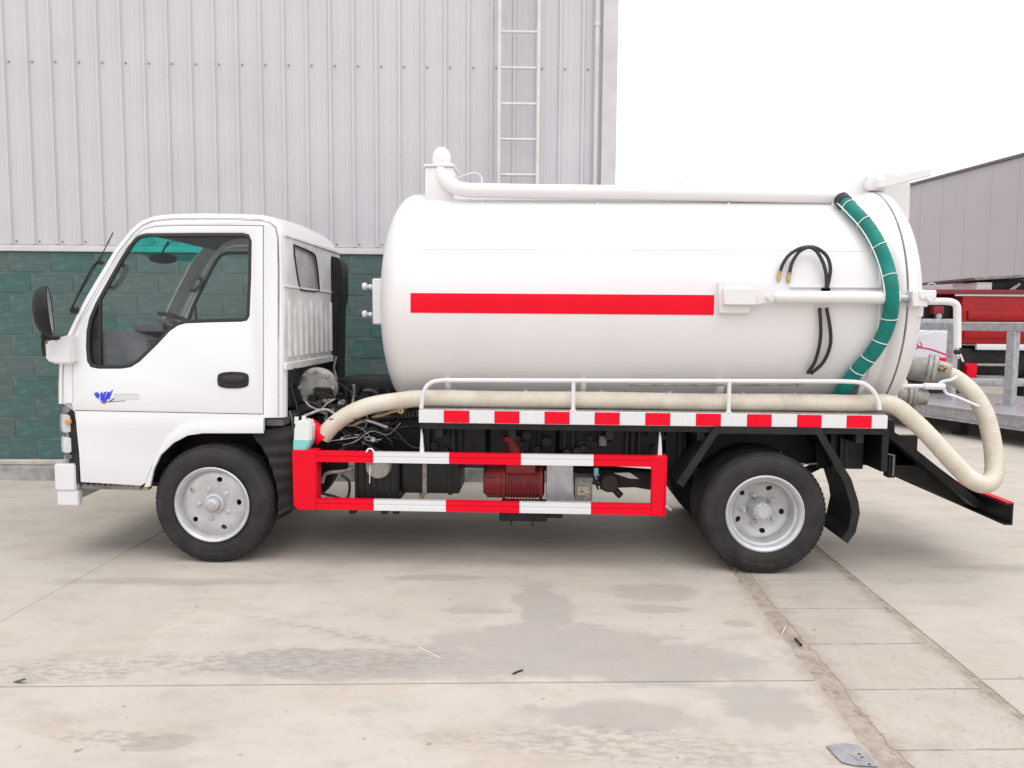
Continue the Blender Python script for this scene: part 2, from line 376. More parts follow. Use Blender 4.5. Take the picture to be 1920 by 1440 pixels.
# ================================================================== GROUND
bm = NB()
box(bm, (-300, -60, -.30), (300, 600, -.021))
tag(finish(bm, 'ground', 'conc', smooth=False), kind='structure')
pav = tag(empty('pavement'), kind='structure')
bm = NB(); box(bm, (-14, -8, -.02), (22, 27, -.0042)); finish(bm, 'joint_fill', 'dirt', pav, smooth=False)
SL = .072
def slab(name, x0, x1, yc0, yc1, m, g=.004, jag=0., z=0., seedv=0):
    rr = random.Random(int(x0*100)*31+int(yc0*100)+seedv)
    P = []
    def edge(a, b, jn):
        a = Vector(a); b = Vector(b); L_ = (b-a).length; k = max(1, int(L_/.022)) if jn else 1
        nn = Vector(((b-a).y, -(b-a).x)).normalized()
        for i in range(k):
            q = a.lerp(b, i/k)
            if jn and i: q += nn*jn*(mn.noise(Vector((q.x*5, q.y*5, 1.3)))*.55 + mn.noise(Vector((q.x*23, q.y*23, 4.3)))*.55 + rr.uniform(-1, 1)*.16)
            P.append(tuple(q))
    x0 += g; x1 -= g
    c = [(x0, yc0+SL*x0+g), (x1, yc0+SL*x1+g), (x1, yc1+SL*x1-g), (x0, yc1+SL*x0-g)]
    js = jag if isinstance(jag, tuple) else (jag,)*4
    for i in range(4): edge(c[i], c[(i+1) % 4], js[i])
    bm = NB(); vs = [bm.verts.new((u, v, z)) for u, v in P]; f = bm.faces.new(vs)
    r = bmesh.ops.extrude_face_region(bm, geom=[f])
    bmesh.ops.translate(bm, verts=[v for v in r['geom'] if isinstance(v, bmesh.types.BMVert)], vec=(0, 0, -.1))
    top = [e for e in bm.edges if all(abs(v.co.z-z) < 1e-6 for v in e.verts)]
    if not jag: bmesh.ops.bevel(bm, geom=top, offset=.004, segments=1, affect='EDGES')
    return finish(bm, name, m, pav, smooth=False)
YL = [-7.0, -4.2, -1.49, 2.62, 6.8, 11.0, 15.2, 19.4, 26]
XL = [-13, -9.5, -6.2, -2.69, 1.185]
XR = [1.90, 6.3, 10.7, 15.1, 19.5]
for i in range(len(XL)-1):
    for j in range(3): slab('slab', XL[i], XL[i+1], YL[j], YL[j+1], 'conc', jag=((0, .018, 0, 0) if i == 3 else 0))
for i in range(len(XR)-1):
    for j in range(len(YL)-1): slab('slab', XR[i], XR[i+1], YL[j], YL[j+1], 'conc', jag=((0, 0, 0, .006) if i == 0 else 0))
slab('slab', 1.185, 1.90, 2.62, 26, 'conc'); slab('slab', -2.69, 1.185, 2.62, 3.6, 'conc'); slab('slab', -6.2, -2.69, 2.62, 3.6, 'conc')
slab('slab', XR[-1], 60, -7, 26, 'conc'); slab('slab', 1.185, 60, 26, 90, 'conc'); slab('slab', -13, -6.2, 2.62, 3.6, 'conc')
k = 0; yy = -5.55
while yy < 2.2:
    slab('drain_cover_slab', 1.285+random.uniform(-.012, .012), 1.862, yy-.118, min(yy+.455, 2.58)-.118, 'strip', g=.0055, jag=(.010, .016, .010, .020), z=-.0015, seedv=k)
    yy += .455; k += 1

# crumbs of broken mortar beside the drain strip
bm = NB()
for i in range(1100):
    t = random.choice((0, 0, 1))
    y = random.uniform(-2.2, 1.2); x = random.gauss(1.24, .035) if t == 0 else random.gauss(1.885, .012)
    s = abs(random.gauss(0, .0035))+.0015
    bmesh.ops.create_icosphere(bm, subdivisions=1, radius=s, matrix=Matrix.Translation((x, y, s*.3-.006)) @ Matrix.Rotation(random.random()*6, 4, 'Z') @ Matrix.Diagonal((1.3, 1, .6, 1)))
tag(finish(bm, 'joint_rubble', 'dirt', smooth=False, recalc=False), 'crumbs of broken mortar lying in the joints of the drain strip', 'rubble', kind='stuff')

# ================================================================== FACTORY BUILDING
WA = math.atan2(2.596-2.277, .695+5.048)
corner = onplane(1150, 330, (.695, 2.70, 0), Vector((-math.sin(WA), math.cos(WA), 0)))
bld = tag(empty('factory_building', (corner.x, corner.y, 0), WA), 'pale grey ribbed metal factory hall on a green block wall behind the white truck', 'building')
# local frame: u runs along the wall to the right (corner at u=0), +v goes into the building
UL = -9.0; HB = 2.125; HT = 7.2
bm = NB(); box(bm, (UL-3, .02, 0), (-.0, 14, HT-.05)); finish(bm, 'wall_core', 'clad', bld, smooth=False)
bm = NB(); box(bm, (UL-3, -.0275, .0), (-.002, .021, HB+.01)); finish(bm, 'mortar_bed', 'mortar', bld, smooth=False)
bm = NB(); box(bm, (UL-3, -.115, -.02), (.03, .019, .135), .006); finish(bm, 'plinth', 'plinth', bld)
bm = NB(); box(bm, (UL-3, -.085, .136), (.02, .018, .185), .01); finish(bm, 'ledge', 'ledge', bld)
BH, BL = .194, .392
bm = NB(); box(bm, (-BL/2+.004, -.03, .004), (BL/2-.004, .03, BH-.005), .004); blk0 = finish(bm, 'block', 'block', bld)
bm = NB(); box(bm, (-BL/4+.004, -.03, .004), (BL/4-.004, .03, BH-.005), .004); blkh = finish(bm, 'block', 'block', bld)
first = True
nblk = 0
for row in range(10):
    z = .187+row*BH; off = 0 if row % 2 else BL/2
    i = 0
    while True:
        u = -.1-BL/2-off-i*BL; i += 1
        if u < -8.2: break
        if first: o = blk0; first = False
        else: o = blk0.copy(); COL.objects.link(o)
        o.location = (u, -.002-random.uniform(0, .004), z); o.rotation_euler = (random.uniform(-.004, .004), 0, random.uniform(-.003, .003)); nblk += 1
    if off:
        o = blkh if row == 0 else blkh.copy()
        if row: COL.objects.link(o)
        o.location = (-.1-BL/4, -.004, z)
bm = NB(); box(bm, (-.096, -.035, .187), (0, .012, HB)); finish(bm, 'corner_post', 'block', bld)
bm = NB()
prism(bm, [(-.052, 0), (-.052, .022), (-.046, .055), (0, .062), (.012, .062), (.012, 0)], lambda u, v, w: Vector((w, u, HB+.003+v)), UL-3, 0)
finish(bm, 'drip_flashing', 'trim', bld)
# cladding sheets: flat pans between raised ribs, each sheet laps over the next
RS = .2105; K = 4
def sheet_profile(nr):
    P = [(0, 0)]
    for i in range(nr):
        c = (i+.5)*RS if False else i*RS+.03
        P += [(c-.018, 0), (c-.011, -.022), (c+.011, -.022), (c+.018, 0)]
        for q in (.33, .66):
            m_ = c+.018+(RS-.036)*q
            if i < nr-1 or True: P += [(m_-.006, 0), (m_-.002, -.0022), (m_+.002, -.0022), (m_+.006, 0)]
    P.append((nr*RS+.008, 0)); return P
def sheet(u0, nr, dv):
    bm = NB(); P = [p for p in sheet_profile(nr) if p[0] <= nr*RS+.008]
    a = [bm.verts.new((u0+p[0], p[1]-.012+dv, HB+.066)) for p in P]; b = [bm.verts.new((u0+p[0], p[1]-.012+dv, HT)) for p in P]
    for i in range(len(P)-1): bm.faces.new((a[i], a[i+1], b[i+1], b[i]))
    o = finish(bm, 'cladding_panel', 'clad', bld, ang=20, recalc=False)
    return o
u = -.118; k = 0; scr = NB()
while u > -8.6:
    u -= RS*K
    sheet(u, K, -.0015*(k % 2)); k += 1
    for i in range(K):
        for z in (HB+.095, 3.83, 5.4):
            uu = u+i*RS+.075
            cyl(scr, (uu, -.016, z), (uu, -.0225, z), .0085, seg=8); cyl(scr, (uu, -.022, z), (uu, -.029, z), .0045, seg=6)
o = finish(scr, 'screw', 'screw', bld); o['kind'] = 'stuff'
bm = NB(); box(bm, (-.125, -.055, HB+.066), (.012, .02, HT+.03), .004); finish(bm, 'corner_trim', 'trim', bld)
bm = NB(); box(bm, (-.200, -.066, .45), (-.158, -.036, HT), .008); 
for z in (2.6, 4.2, 5.8): box(bm, (-.205, -.070, z), (-.153, -.012, z+.03), .003)
finish(bm, 'downpipe', 'trim', bld)
bm = NB(); box(bm, (UL-3, -.1, HT), (.1, 14.1, HT+.12), .01); finish(bm, 'roof_edge', 'trim', bld)

# ladder fixed to the wall
def wall_uv(px, py, v=-.14):
    n = Vector((-math.sin(WA), math.cos(WA), 0)); p = onplane(px, py, corner+n*v, n)
    d = p-corner; return d.x*math.cos(WA)+d.y*math.sin(WA), p.z
la = wall_uv(936, 200)[0]; lb = wall_uv(1009, 200)[0]
lad = tag(empty('wall_ladder', Vector((corner.x, corner.y, 0))+Vector((math.cos(WA), math.sin(WA), 0))*((la+lb)/2), WA), 'pale steel access ladder fixed upright to the grey ribbed factory wall', 'ladder')
hw = (lb-la)/2
for s in (-1, 1):
    bm = NB(); box(bm, (s*hw-.015, -.165, 2.45), (s*hw+.015, -.115, HT+.1), .003); finish(bm, 'rail', 'ladder', lad)
z0 = wall_uv(972, 328)[1]; dz = (wall_uv(972, 60)[1]-z0)/4
for i in range(-1, 13):
    z = z0+i*dz
    if z > HT: break
    bm = NB(); cyl(bm, (-hw+.008, -.14, z), (hw-.008, -.14, z), .0135, seg=10); finish(bm, 'rung', 'ladder', lad)
for z in (2.6, 4.28, 5.9):
    for s in (-1, 1):
        bm = NB(); box(bm, (s*hw-.004, -.116, z), (s*hw+.004, -.012, z+.04)); box(bm, (s*hw-.02, -.016, z-.01), (s*hw+.02, -.011, z+.05)); finish(bm, 'bracket', 'ladder', lad)

# ================================================================== FAR BUILDING (right)
# eave line runs away from the camera: take its height as 6.0 m and find where it stands
A = gnd(1920, 290, 6.0) if False else None
def ateave(px, py, z):
    d = ray(px, py); return CAM + d*((z-CAM.z)/d.z)
E1 = ateave(1690, 352, 5.6); E2 = ateave(1920, 291, 5.6)
dirE = (E2-E1).normalized(); angE = math.atan2(dirE.y, dirE.x)
fb = tag(empty('workshop_building', (E1.x, E1.y, 0), angE), 'plain grey metal shed with a dark sloping eave beyond the red truck', 'building')
Lf = (E2-E1).length
side = 1 if (Vector((-math.sin(angE), math.cos(angE)))).dot(Vector((E1.x-CAM.x, E1.y-CAM.y))) > 0 else -1
w0, w1 = (0., 12.) if side > 0 else (-12., 0.)
bm = NB(); box(bm, (-9, w0, 0), (Lf+7, w1, 5.58)); finish(bm, 'wall', 'farwall', fb, smooth=False)
for i in range(int((Lf+16)/.9)):
    u = -9+i*.9; y = 0 if side > 0 else 0
    bm = NB(); box(bm, (u, min(0, -side*.004), .1), (u+.03, max(0, -side*.004), 5.55)); finish(bm, 'rib', 'farwall', fb, smooth=False)
bm = NB(); box(bm, (-9.1, min(-side*.06, side*12.1), 5.585), (Lf+7.1, max(-side*.06, side*12.1), 5.65)); finish(bm, 'roof_edge', 'fartrim', fb, smooth=False)

# ================================================================== VACUUM TRUCK
trk = tag(empty('vacuum_truck', (0, 0, 0)), 'white tanker truck with red stripe along its tank and red and white side guard', 'truck')
TW = 1.66
CW, TILT = 1.50, .085
def sp(px, py):                                    # point of the leaning cab side -> (x, z)
    d = ray(px, py); t = (TILT*(CAM.z-.6)-CAM.y)/(d.y-TILT*d.z); p = CAM+d*t; return (p.x, p.z)
def near(off=0.): return lambda u, v, w: Vector((u, TILT*(v-.6)+off+w, v))
def far(off=0.): return lambda u, v, w: Vector((u, CW-TILT*(v-.6)-off-w, v))
def SP(P): return [sp(*p) for p in P]

door_o = SP([(137, 640), (137, 757), (141, 769), (493, 776), (493, 424), (420, 423), (343, 423), (292, 425), (270, 431), (253, 444), (229, 474), (190, 538), (159, 592), (141, 626)])
win_o = SP([(275, 438), (370, 437), (455, 437), (467, 440), (472, 452), (471, 520), (468, 593), (463, 601), (452, 603), (400, 604), (348, 606), (334, 610), (318, 621), (296, 645), (262, 678), (246, 688), (228, 691), (185, 691), (171, 688), (164, 677), (162, 650), (163, 620), (168, 596), (180, 568), (203, 526), (228, 482), (247, 453), (259, 442)])
side_o = SP([(530, 783), (530, 600), (530, 441), (524, 421), (508, 410), (485, 407), (400, 406), (320, 407), (290, 409), (266, 419), (246, 437), (222, 468), (185, 531), (150, 591), (131, 627), (117, 655), (115, 690), (115, 757), (139, 757), (143, 800), (148, 850), (151, 904), (264, 911), (273, 905), (284, 876), (299, 850), (324, 825), (352, 811), (380, 807), (495, 807), (495, 784)])
door_hole = inset(door_o, -.0035)
body_m = 'white'
for fn, nm in ((near(.010), 'cab'), (far(.010), 'cab_far_side')):
    o = plate('cab' if nm == 'cab' else 'side_panel', side_o, [door_hole], .02, fn, body_m, trk, bev=.004)
    if nm == 'cab': cab = o
    else: o.parent = cab
# arch flare
fl = SP([(495, 786), (430, 786), (372, 789), (340, 797), (314, 819), (295, 853), (283, 885), (272, 912), (283, 912), (290, 880), (303, 853), (327, 830), (354, 816), (382, 812), (495, 812)])
for fn in (near(-.004), far(-.004)):
    plate('arch_flare', fl, [], .022, fn, 'white', cab, bev=.004)
# doors
for fn, w_ in ((near, 0), (far, 1)):
    d = plate('door', door_o, [win_o], .024, fn(.0075), 'white', trk, bev=.005)
    plate('window_seal', inset(win_o, -.002), [inset(win_o, .020)], .020, fn(.006), 'seal', d, bev=.003)
    plate('window_pane', inset(win_o, .012), [], .005, fn(.012), 'glass', d, bev=.001)
    q = SP([(186, 560), (189, 560), (189, 690), (186, 690)])
    plate('window_divider', q, [], .022, fn(.006), 'seal', d, bev=.001)
    q = [p for p in inset(win_o, .008) if p[0] < sp(186, 600)[0]]
    xq = sp(186, 600)[0]
    q = q+[(xq, sp(186, 553)[1])] if False else q
    q = SP([(184, 560), (172, 590), (167, 620), (166, 650), (168, 676), (175, 687), (186, 688), (186, 560)])
    if not w_: plate('quarter_panel', q, [], .006, fn(.014), 'black', d, bev=.001)
    hp = chaikin(SP([(411, 697), (465, 697), (468, 712), (465, 728), (411, 728), (408, 712)]), 2)
    if not w_:
        plate('handle_recess', hp, [], .006, fn(-.0075), 'black', d, bev=.001)
        plate('handle', chaikin(SP([(417, 703), (462, 703), (462, 716), (417, 716)]), 2), [], .014, fn(-.014), 'seal', d, bev=.004)
        # inner door card
    plate('door_card', SP([(186, 690), (240, 692), (262, 684), (300, 650), (325, 625), (345, 613), (466, 610), (468, 765), (186, 760)]), [], .02, fn(.05), 'dash', d, bev=.004)

# cab belt: profile loop lofted across the width
prof_px = [(533, 783), (533, 740), (533, 690), (533, 640), (533, 560), (533, 500), (532, 445), (526, 421), (510, 407), (488, 402), (440, 400), (380, 399), (320, 400), (285, 404), (262, 413), (242, 431), (216, 464),
           (185, 514), (160, 556), (141, 592), (125, 626), (113, 648), (108, 690), (107, 725), (107, 757)]
prof = [Vector(sp(*p)) for p in prof_px]
NPp = len(prof)
def pn(i):
    a = prof[max(0, i-1)]; b = prof[min(NPp-1, i+1)]; t = (b-a).normalized()
    return Vector((-t.y, t.x))              # points to the cab interior? fixed below
cen = Vector((-2.1, 1.4))
nrm = []
for i in range(NPp):
    n_ = pn(i)
    if n_.dot(cen-prof[i]) < 0: n_ = -n_
    nrm.append(n_)
stt = [(0, .030), (.006, .016), (.016, .006), (.035, .001), (.060, 0), (.10, 0)]
def belt_pt(i, w, ins, crown=True):
    """w: distance across from the near side plane"""
    p = prof[i]+nrm[i]*ins
    y0 = TILT*(p.y-.6); y1 = CW-y0; y = y0+w if w < CW/2 else y1-(CW-w)
    v = (y-y0)/(y1-y0); b = 1-(2*v-1)**2
    x = p.x; z = p.y
    if i >= 13: x -= .10*min(1, (i-12)/4)*(1-abs(2*v-1)**3)
    if 8 <= i <= 15: z += .02*b
    return Vector((x, y, z))
sta = stt+[(.14, 0), (.24, 0), (.5, 0), (.8, 0)]
sta = sta+[(CW-w, i_) for w, i_ in reversed(sta[:-1])]
def belt(name, i0, i1, s0, s1, m, parent, th=.012, dx=0., ang=40):
    bm = NB()
    G = [[bm.verts.new(belt_pt(i, sta[s][0], sta[s][1]+dx)) for s in range(s0, s1+1)] for i in range(i0, i1+1)]
    for a, b in zip(G, G[1:]):
        for k in range(len(a)-1): bm.faces.new((a[k], a[k+1], b[k+1], b[k]))
    if th:
        H = [[bm.verts.new(belt_pt(i, sta[s][0], sta[s][1]+dx+th)) for s in range(s0, s1+1)] for i in range(i0, i1+1)]
        for a, b in zip(H, H[1:]):
            for k in range(len(a)-1): bm.faces.new((a[k], b[k], b[k+1], a[k+1]))
        for R in (0, -1):
            for k in range(len(G[0])-1): bm.faces.new((G[R][k], G[R][k+1], H[R][k+1], H[R][k]))
            for i in range(len(G)-1): bm.faces.new((G[i][R], G[i+1][R], H[i+1][R], H[i][R]))
    return finish(bm, name, m, parent, ang=ang)
NS = len(sta)-1
belt('roof', 6, 15, 0, NS, 'white', cab)
belt('roof_lining', 8, 15, 1, NS-1, 'liner', cab, th=.004, dx=.016)
belt('front_pillar', 15, 20, 0, 5, 'white', cab); belt('front_pillar', 15, 20, NS-5, NS, 'white', cab)
belt('pillar_trim', 15, 20, 3, 6, 'seal', cab, th=.006, dx=.013); belt('pillar_trim', 15, 20, NS-6, NS-3, 'shadedwhite', cab, th=.006, dx=.013)
belt('windscreen', 16, 20, 5, NS-5, 'glass', cab, th=0, dx=.006)
belt('sun_band', 15, 16, 5, NS-5, 'band', cab, th=0, dx=.006)
belt('front_panel', 20, 24, 0, NS, 'white', cab)
belt('rear_corner', 0, 6, 0, 4, 'white', cab); belt('rear_corner', 0, 6, NS-4, NS, 'white', cab)
# rear wall with window, pressed ribs
XR_ = belt_pt(3, .1, 0).x
def ry(px, py): p = atX(px, py, XR_); return (p.y, p.z)
rz0 = ry(545, 689)[1]; rz1 = belt_pt(6, .1, 0).z
yy0, yy1 = .062, CW-.062
wn = chaikin([ry(548, 458), ry(556, 461), ry(587, 474), ry(592, 484), ry(598, 540), ry(597, 547), ry(566, 545), ry(560, 540)], 1)
YM = CW/2
REAR = lambda u, v, w: Vector((XR_-.006+w, u, v))
out_r = [(yy0, rz0), (yy1, rz0), (yy1-.045, rz1+.03), (yy0+.045, rz1+.03)]
wn2 = [(CW-y, z) for y, z in wn]
rp = plate('rear_panel', out_r, [wn], .012, REAR, 'shadedwhite', cab, bev=.002)
plate('rear_window', inset(wn, -.012), [], .006, lambda u, v, w: Vector((XR_-.018+w, u, v)), 'backglass', cab, bev=.001)
plate('rear_window_seal', inset(wn, -.004), [inset(wn, .006)], .014, lambda u, v, w: Vector((XR_+.002+w, u, v)), 'seal', cab, bev=.003)
bm = NB()
zr0, zr1 = ry(552, 660)[1], ry(552, 590)[1]
n_r = 11
for i in range(n_r):
    y = .16+i*(CW-.32)/(n_r-1)
    zz0 = rz0+.07; zz1 = rz0+.43-(.05 if i % 2 else 0)
    prism(bm, [(y-.020, XR_-.003), (y-.011, XR_+.013), (y+.011, XR_+.013), (y+.020, XR_-.003)], lambda u, v, w: Vector((v, u, w)), zz0, zz1)
finish(bm, 'pressed_rib', 'shadedwhite', cab)
bm = NB(); box(bm, (XR_-.004, yy0+.01, rz0+.50), (XR_+.008, yy1-.03, rz0+.515), .003); box(bm, (XR_-.004, yy0, rz0-.012), (XR_+.014, yy1, rz0+.035), .005)
box(bm, (XR_-.004, .10, rz1+.005), (XR_+.012, CW-.10, rz1+.018), .003)
finish(bm, 'rear_trim', 'shadedwhite', cab)
# interior
bm = NB(); box(bm, (-2.86, .06, .86), (-1.60, CW-.06, .90)); finish(bm, 'floor', 'dash', cab)
bm = NB()
dp = [(-2.80, .9), (-2.86, 1.32), (-2.80, 1.43), (-2.62, 1.445), (-2.46, 1.38), (-2.42, 1.25), (-2.50, 1.05), (-2.55, .9)]
prism(bm, dp, lambda u, v, w: Vector((u, w, v)), .09, CW-.09, .012); 
box(bm, (-2.62, .22, 1.43), (-2.42, .62, 1.50), .02, seg=2)
finish(bm, 'dashboard', 'dash', cab)
bm = NB()
cst = Vector((-2.36, .42, 1.47)); R_ = Matrix.Rotation(math.radians(-62), 3, 'Y') 
R_ = Matrix.Rotation(math.radians(24), 3, 'Y')
tube(bm, [cst+R_ @ Vector((.20*math.cos(a), .20*math.sin(a), 0)) for a in [2*PI*k/40 for k in range(41)]], .014, 8, cap=False)
for a in (PI*.1, PI*.9, PI*1.5): cyl(bm, cst+R_ @ Vector((0, 0, -.03)), cst+R_ @ Vector((.2*math.cos(a), .2*math.sin(a), 0)), .012, seg=8)
cyl(bm, cst+R_ @ Vector((0, 0, -.06)), cst+R_ @ Vector((0, 0, -.01)), .05, seg=16); cyl(bm, cst+R_ @ Vector((0, 0, -.04)), Vector((-2.52, .42, .95)), .03, seg=10)
finish(bm, 'steering_wheel', 'dash', cab)
for y in (.28, .95):
    bm = NB(); box(bm, (-2.15, y, .92), (-1.68, y+.48, 1.08), .04, seg=3); box(bm, (-1.78, y, 1.05), (-1.66, y+.48, 1.34), .04, seg=3); finish(bm, 'seat', 'dash', cab)
bm = NB(); p = at(305, 484, .78); 
lathe(bm, [(-.020, 0), (-.018, .07), (-.008, .088), (.008, .088), (.018, .07), (.020, 0)], (0, 0, 0), 'X', 24)
for v in bm.verts: v.co = Vector((v.co.x, v.co.y*1.15, v.co.z*.45))
bmesh.ops.transform(bm, matrix=Matrix.Translation(p) @ Matrix.Rotation(math.radians(-38), 4, 'Z') , verts=bm.verts[:])
tube(bm, spline([p+Vector((0, 0, .03)), at(308, 466, .80), at(316, 452, .82)], 5), .007, 6); tube(bm, [at(308, 466, .80), at(330, 445, .9)], .004, 6)
finish(bm, 'rear_view_mirror', 'black', cab)
for a, b, y in (((231, 497), (207, 540), .17), ((372, 520), (357, 545), 1.36)):
    bm = NB(); P = [at(a[0], a[1], y), at(a[0]+6, a[1]+6, y), at((a[0]+b[0])/2+10, (a[1]+b[1])/2+3, y), at(b[0]+9, b[1]-2, y), at(b[0], b[1], y)]
    tube(bm, spline(P, 6), .014, 8); finish(bm, 'grab_handle', 'dash', cab)

# outer front pieces
FX = belt_pt(22, .1, 0).x
def FB(px, py, Y=.03): return at(px, py, Y)
bm = NB()
HX = FB(106, 800).x
zt, zb = FB(118, 758).z, FB(118, 872).z
box(bm, (HX+.062, .034, zb), (HX+.20, CW-.028, zt-.002), .01); finish(bm, 'grille_surround', 'black', trk)
for s in (0, 1):
    def hy(y): return y if not s else CW-y
    for z0_, z1_, m_, nm in ((776, 812, 'lamp', 'headlight'), (818, 850, 'lamp', 'headlight'), (760, 775, 'lampdark', 'lamp_trim'), (812, 818, 'lampdark', 'lamp_trim'), (850, 862, 'lampdark', 'lamp_trim')):
        a, b = FB(113, z1_).z, FB(113, z0_).z
        bm = NB()
        e = 0 if m_ == 'lamp' else .014
        pl = [(HX-.01+e, .10), (HX-.02+e, .30), (HX+.0+e, .46), (HX+.13, .46), (HX+.13, .08), (HX+.075, .022), (HX+.055-e*.2, .018), (HX+.012+e, .05)]
        prism(bm, [(x, hy(y)) for x, y in pl], lambda u, v, w: Vector((u, v, w)), a+.002, b-.002, .008)
        o = finish(bm, nm, m_, trk)
        if m_ == 'lamp' and z0_ == 776:
            bm = NB(); c = FB(127, 791, .0); y_ = sorted((hy(.008), hy(.03))); box(bm, (c.x-.022, y_[0], c.z-.014), (c.x+.010, y_[1], c.z+.014), .003); finish(bm, 'indicator_lens', 'amber', o)
bm = NB()
bp = [FB(105, 870), FB(146, 870), FB(150, 905), FB(152, 946), FB(116, 943), FB(112, 915)]
bz = [p.z for p in bp]
def bumper(zlo, zhi, x0, x1, ins):
    pl = []
    for k in range(13):
        v = k/12; y = ins+(CW-2*ins)*v; pl.append((x0-.09*(1-abs(2*v-1)**4), y))
    pl += [(x1, CW-ins), (x1, CW-ins-.05), (x0+.05, CW-ins-.08), (x0-.02, CW/2), (x0+.05, ins+.08), (x1, ins+.05), (x1, ins)]
    prism(bm, pl, lambda u, v, w: Vector((u, v, w)), zlo, zhi, .007)
bumper(FB(105, 917).z, FB(105, 868).z, bp[0].x+.01, bp[1].x, -.004)
finish(bm, 'bumper', 'white', trk)
bm = NB(); bumper(FB(116, 946).z, FB(116, 917.5).z, bp[5].x-.002, bp[3].x, .004); finish(bm, 'bumper_valance', 'white', trk)
bm = NB(); box(bm, (bp[1].x-.002, .006, bz[1]-.12), (bp[1].x+.02, .10, bz[1]+.06)); finish(bm, 'bumper_gasket', 'seal', trk)
# boarding step
a, b = at(151, 906, .02), at(262, 914, .02)
bm = NB(); box(bm, (a.x, .03, a.z-.040), (b.x, .24, a.z-.006), .006)
for k in range(9): box(bm, (a.x+.03+k*.036, .012, a.z-.012), (a.x+.045+k*.036, .03, a.z-.002), .001)
finish(bm, 'boarding_step', 'oldmetal', trk)
bm = NB(); box(bm, (a.x, .05, a.z-.006), (b.x, .25, a.z+.012)); finish(bm, 'step_edge', 'black', trk)
bm = NB(); c = at(272, 915, .05); box(bm, (c.x-.03, .05, c.z-.014), (c.x+.02, .10, c.z+.014), .004); finish(bm, 'step_bracket', 'brass', trk)

# door mirror
mr_ = empty('door_mirror'); mr_.parent = trk
mc = at(86, 583, -.12)
bm = NB()
lathe(bm, [(-.075, 0), (-.070, .05), (-.05, .085), (-.015, .105), (.02, .108), (.028, .100)], (0, 0, 0), 'X', 32)
for v in bm.verts: v.co = Vector((v.co.x*.9, v.co.y*.72, v.co.z*1.42))
bmesh.ops.transform(bm, matrix=Matrix.Translation(mc) @ Matrix.Rotation(math.radians(24), 4, 'Z') @ Matrix.Rotation(math.radians(-4), 4, 'Y'), verts=bm.verts[:])
msh = finish(bm, 'mirror_shell', 'black', mr_)
bm = NB()
lathe(bm, [(.024, 0), (.024, .099), (.020, .100)], (0, 0, 0), 'X', 32)
for v in bm.verts: v.co = Vector((v.co.x*.9, v.co.y*.72, v.co.z*1.42))
bmesh.ops.transform(bm, matrix=Matrix.Translation(mc) @ Matrix.Rotation(math.radians(24), 4, 'Z') @ Matrix.Rotation(math.radians(-4), 4, 'Y'), verts=bm.verts[:])
finish(bm, 'mirror_glass', 'steel', mr_)
bm = NB(); tube(bm, [at(82, 628, -.10), at(80, 645, -.08), at(83, 667, -.06)], .010, 8); tube(bm, [at(84, 634, -.09), at(118, 634, .03)], .013, 8); tube(bm, [at(80, 634, -.09), at(84, 600, -.11)], .012, 8)
finish(bm, 'mirror_arm', 'black', mr_)
bm = NB()
cp = [at(86, 642, .0), at(118, 630, .0), at(136, 628, .0), at(137, 682, .0), at(108, 683, .0), at(87, 676, .0)]
prism(bm, [(p.x, p.z) for p in cp], lambda u, v, w: Vector((u, w, v)), -.012, .16, .012)
finish(bm, 'corner_panel', 'white', trk)
# wiper
bm = NB(); 
wp = [(133, 581, .14), (150, 545, .13), (172, 503, .12), (190, 482, .13)]
tube(bm, [at(x, y, q) for x, y, q in wp], .006, 6); tube(bm, [at(137, 572, .12), at(185, 490, .12), at(212, 436, .22)], .0035, 6)
c = at(140, 582, .10); cyl(bm, c+Vector((0, -.02, 0)), c+Vector((0, .03, 0)), .020, seg=12); c = at(188, 492, .12); cyl(bm, c+Vector((0, -.01, 0)), c+Vector((0, .02, 0)), .014, seg=10)
finish(bm, 'windscreen_wiper', 'black', trk)
# door emblem: blue strokes, faint grey lettering lines
dnear = [o for o in trk.children if o.name.startswith('door') and o.name != 'door_mirror'][0]
def decal(name, polys, m, off=-.0065):
    bm = NB()
    for P in polys: prism(bm, SP(P), near(off), 0, .001)
    return finish(bm, name, m, dnear, smooth=False)
decal('emblem', [[(177, 737), (184, 735), (188, 740), (186, 748), (181, 745)], [(189, 737), (193, 734), (193, 742), (189, 746)],
                 [(188, 750), (196, 735), (201, 734), (194, 752)], [(194, 752), (203, 734), (207, 735), (200, 753)], [(201, 748), (209, 733), (213, 730), (206, 749)]], 'logo_blue')
decal('emblem_underline', [[(189, 752), (196, 753), (200, 757), (193, 756)], [(196, 753), (236, 750.5), (236, 751.5), (198, 754.5)], [(205, 752), (216, 745), (214, 749), (207, 753)]], 'logo_dark')  # dark underline strokes printed with the emblem
decal('emblem_lettering', [[(214, 738), (262, 738.3), (262, 739.6), (214, 739.3)], [(214, 741.5), (262, 742), (262, 743.2), (214, 742.7)], [(212, 746), (262, 746.2), (262, 748), (212, 748)]], 'logo_grey')

# front wheel-house
bm = NB()
P = spline([at(274, 912, .1), at(284, 880, .1), at(300, 852, .1), at(325, 827, .1), at(356, 812, .1), at(400, 806, .1), at(450, 806, .1), at(480, 812, .1)], 4)
for a, b in zip(P, P[1:]):
    q = [bm.verts.new((p.x, y, p.z)) for p, y in ((a, .035), (b, .035), (b, .60), (a, .60))]; bm.faces.new(q)
    q = [bm.verts.new((p.x, y, p.z)) for p, y in ((a, CW-.035), (b, CW-.035), (b, CW-.6), (a, CW-.6))]; bm.faces.new(q)
box(bm, (-2.80, .26, .42), (-2.46, CW-.26, .86)); box(bm, (-2.5, .6, .80), (-1.62, CW-.6, .88))
finish(bm, 'wheel_house', 'black', trk)
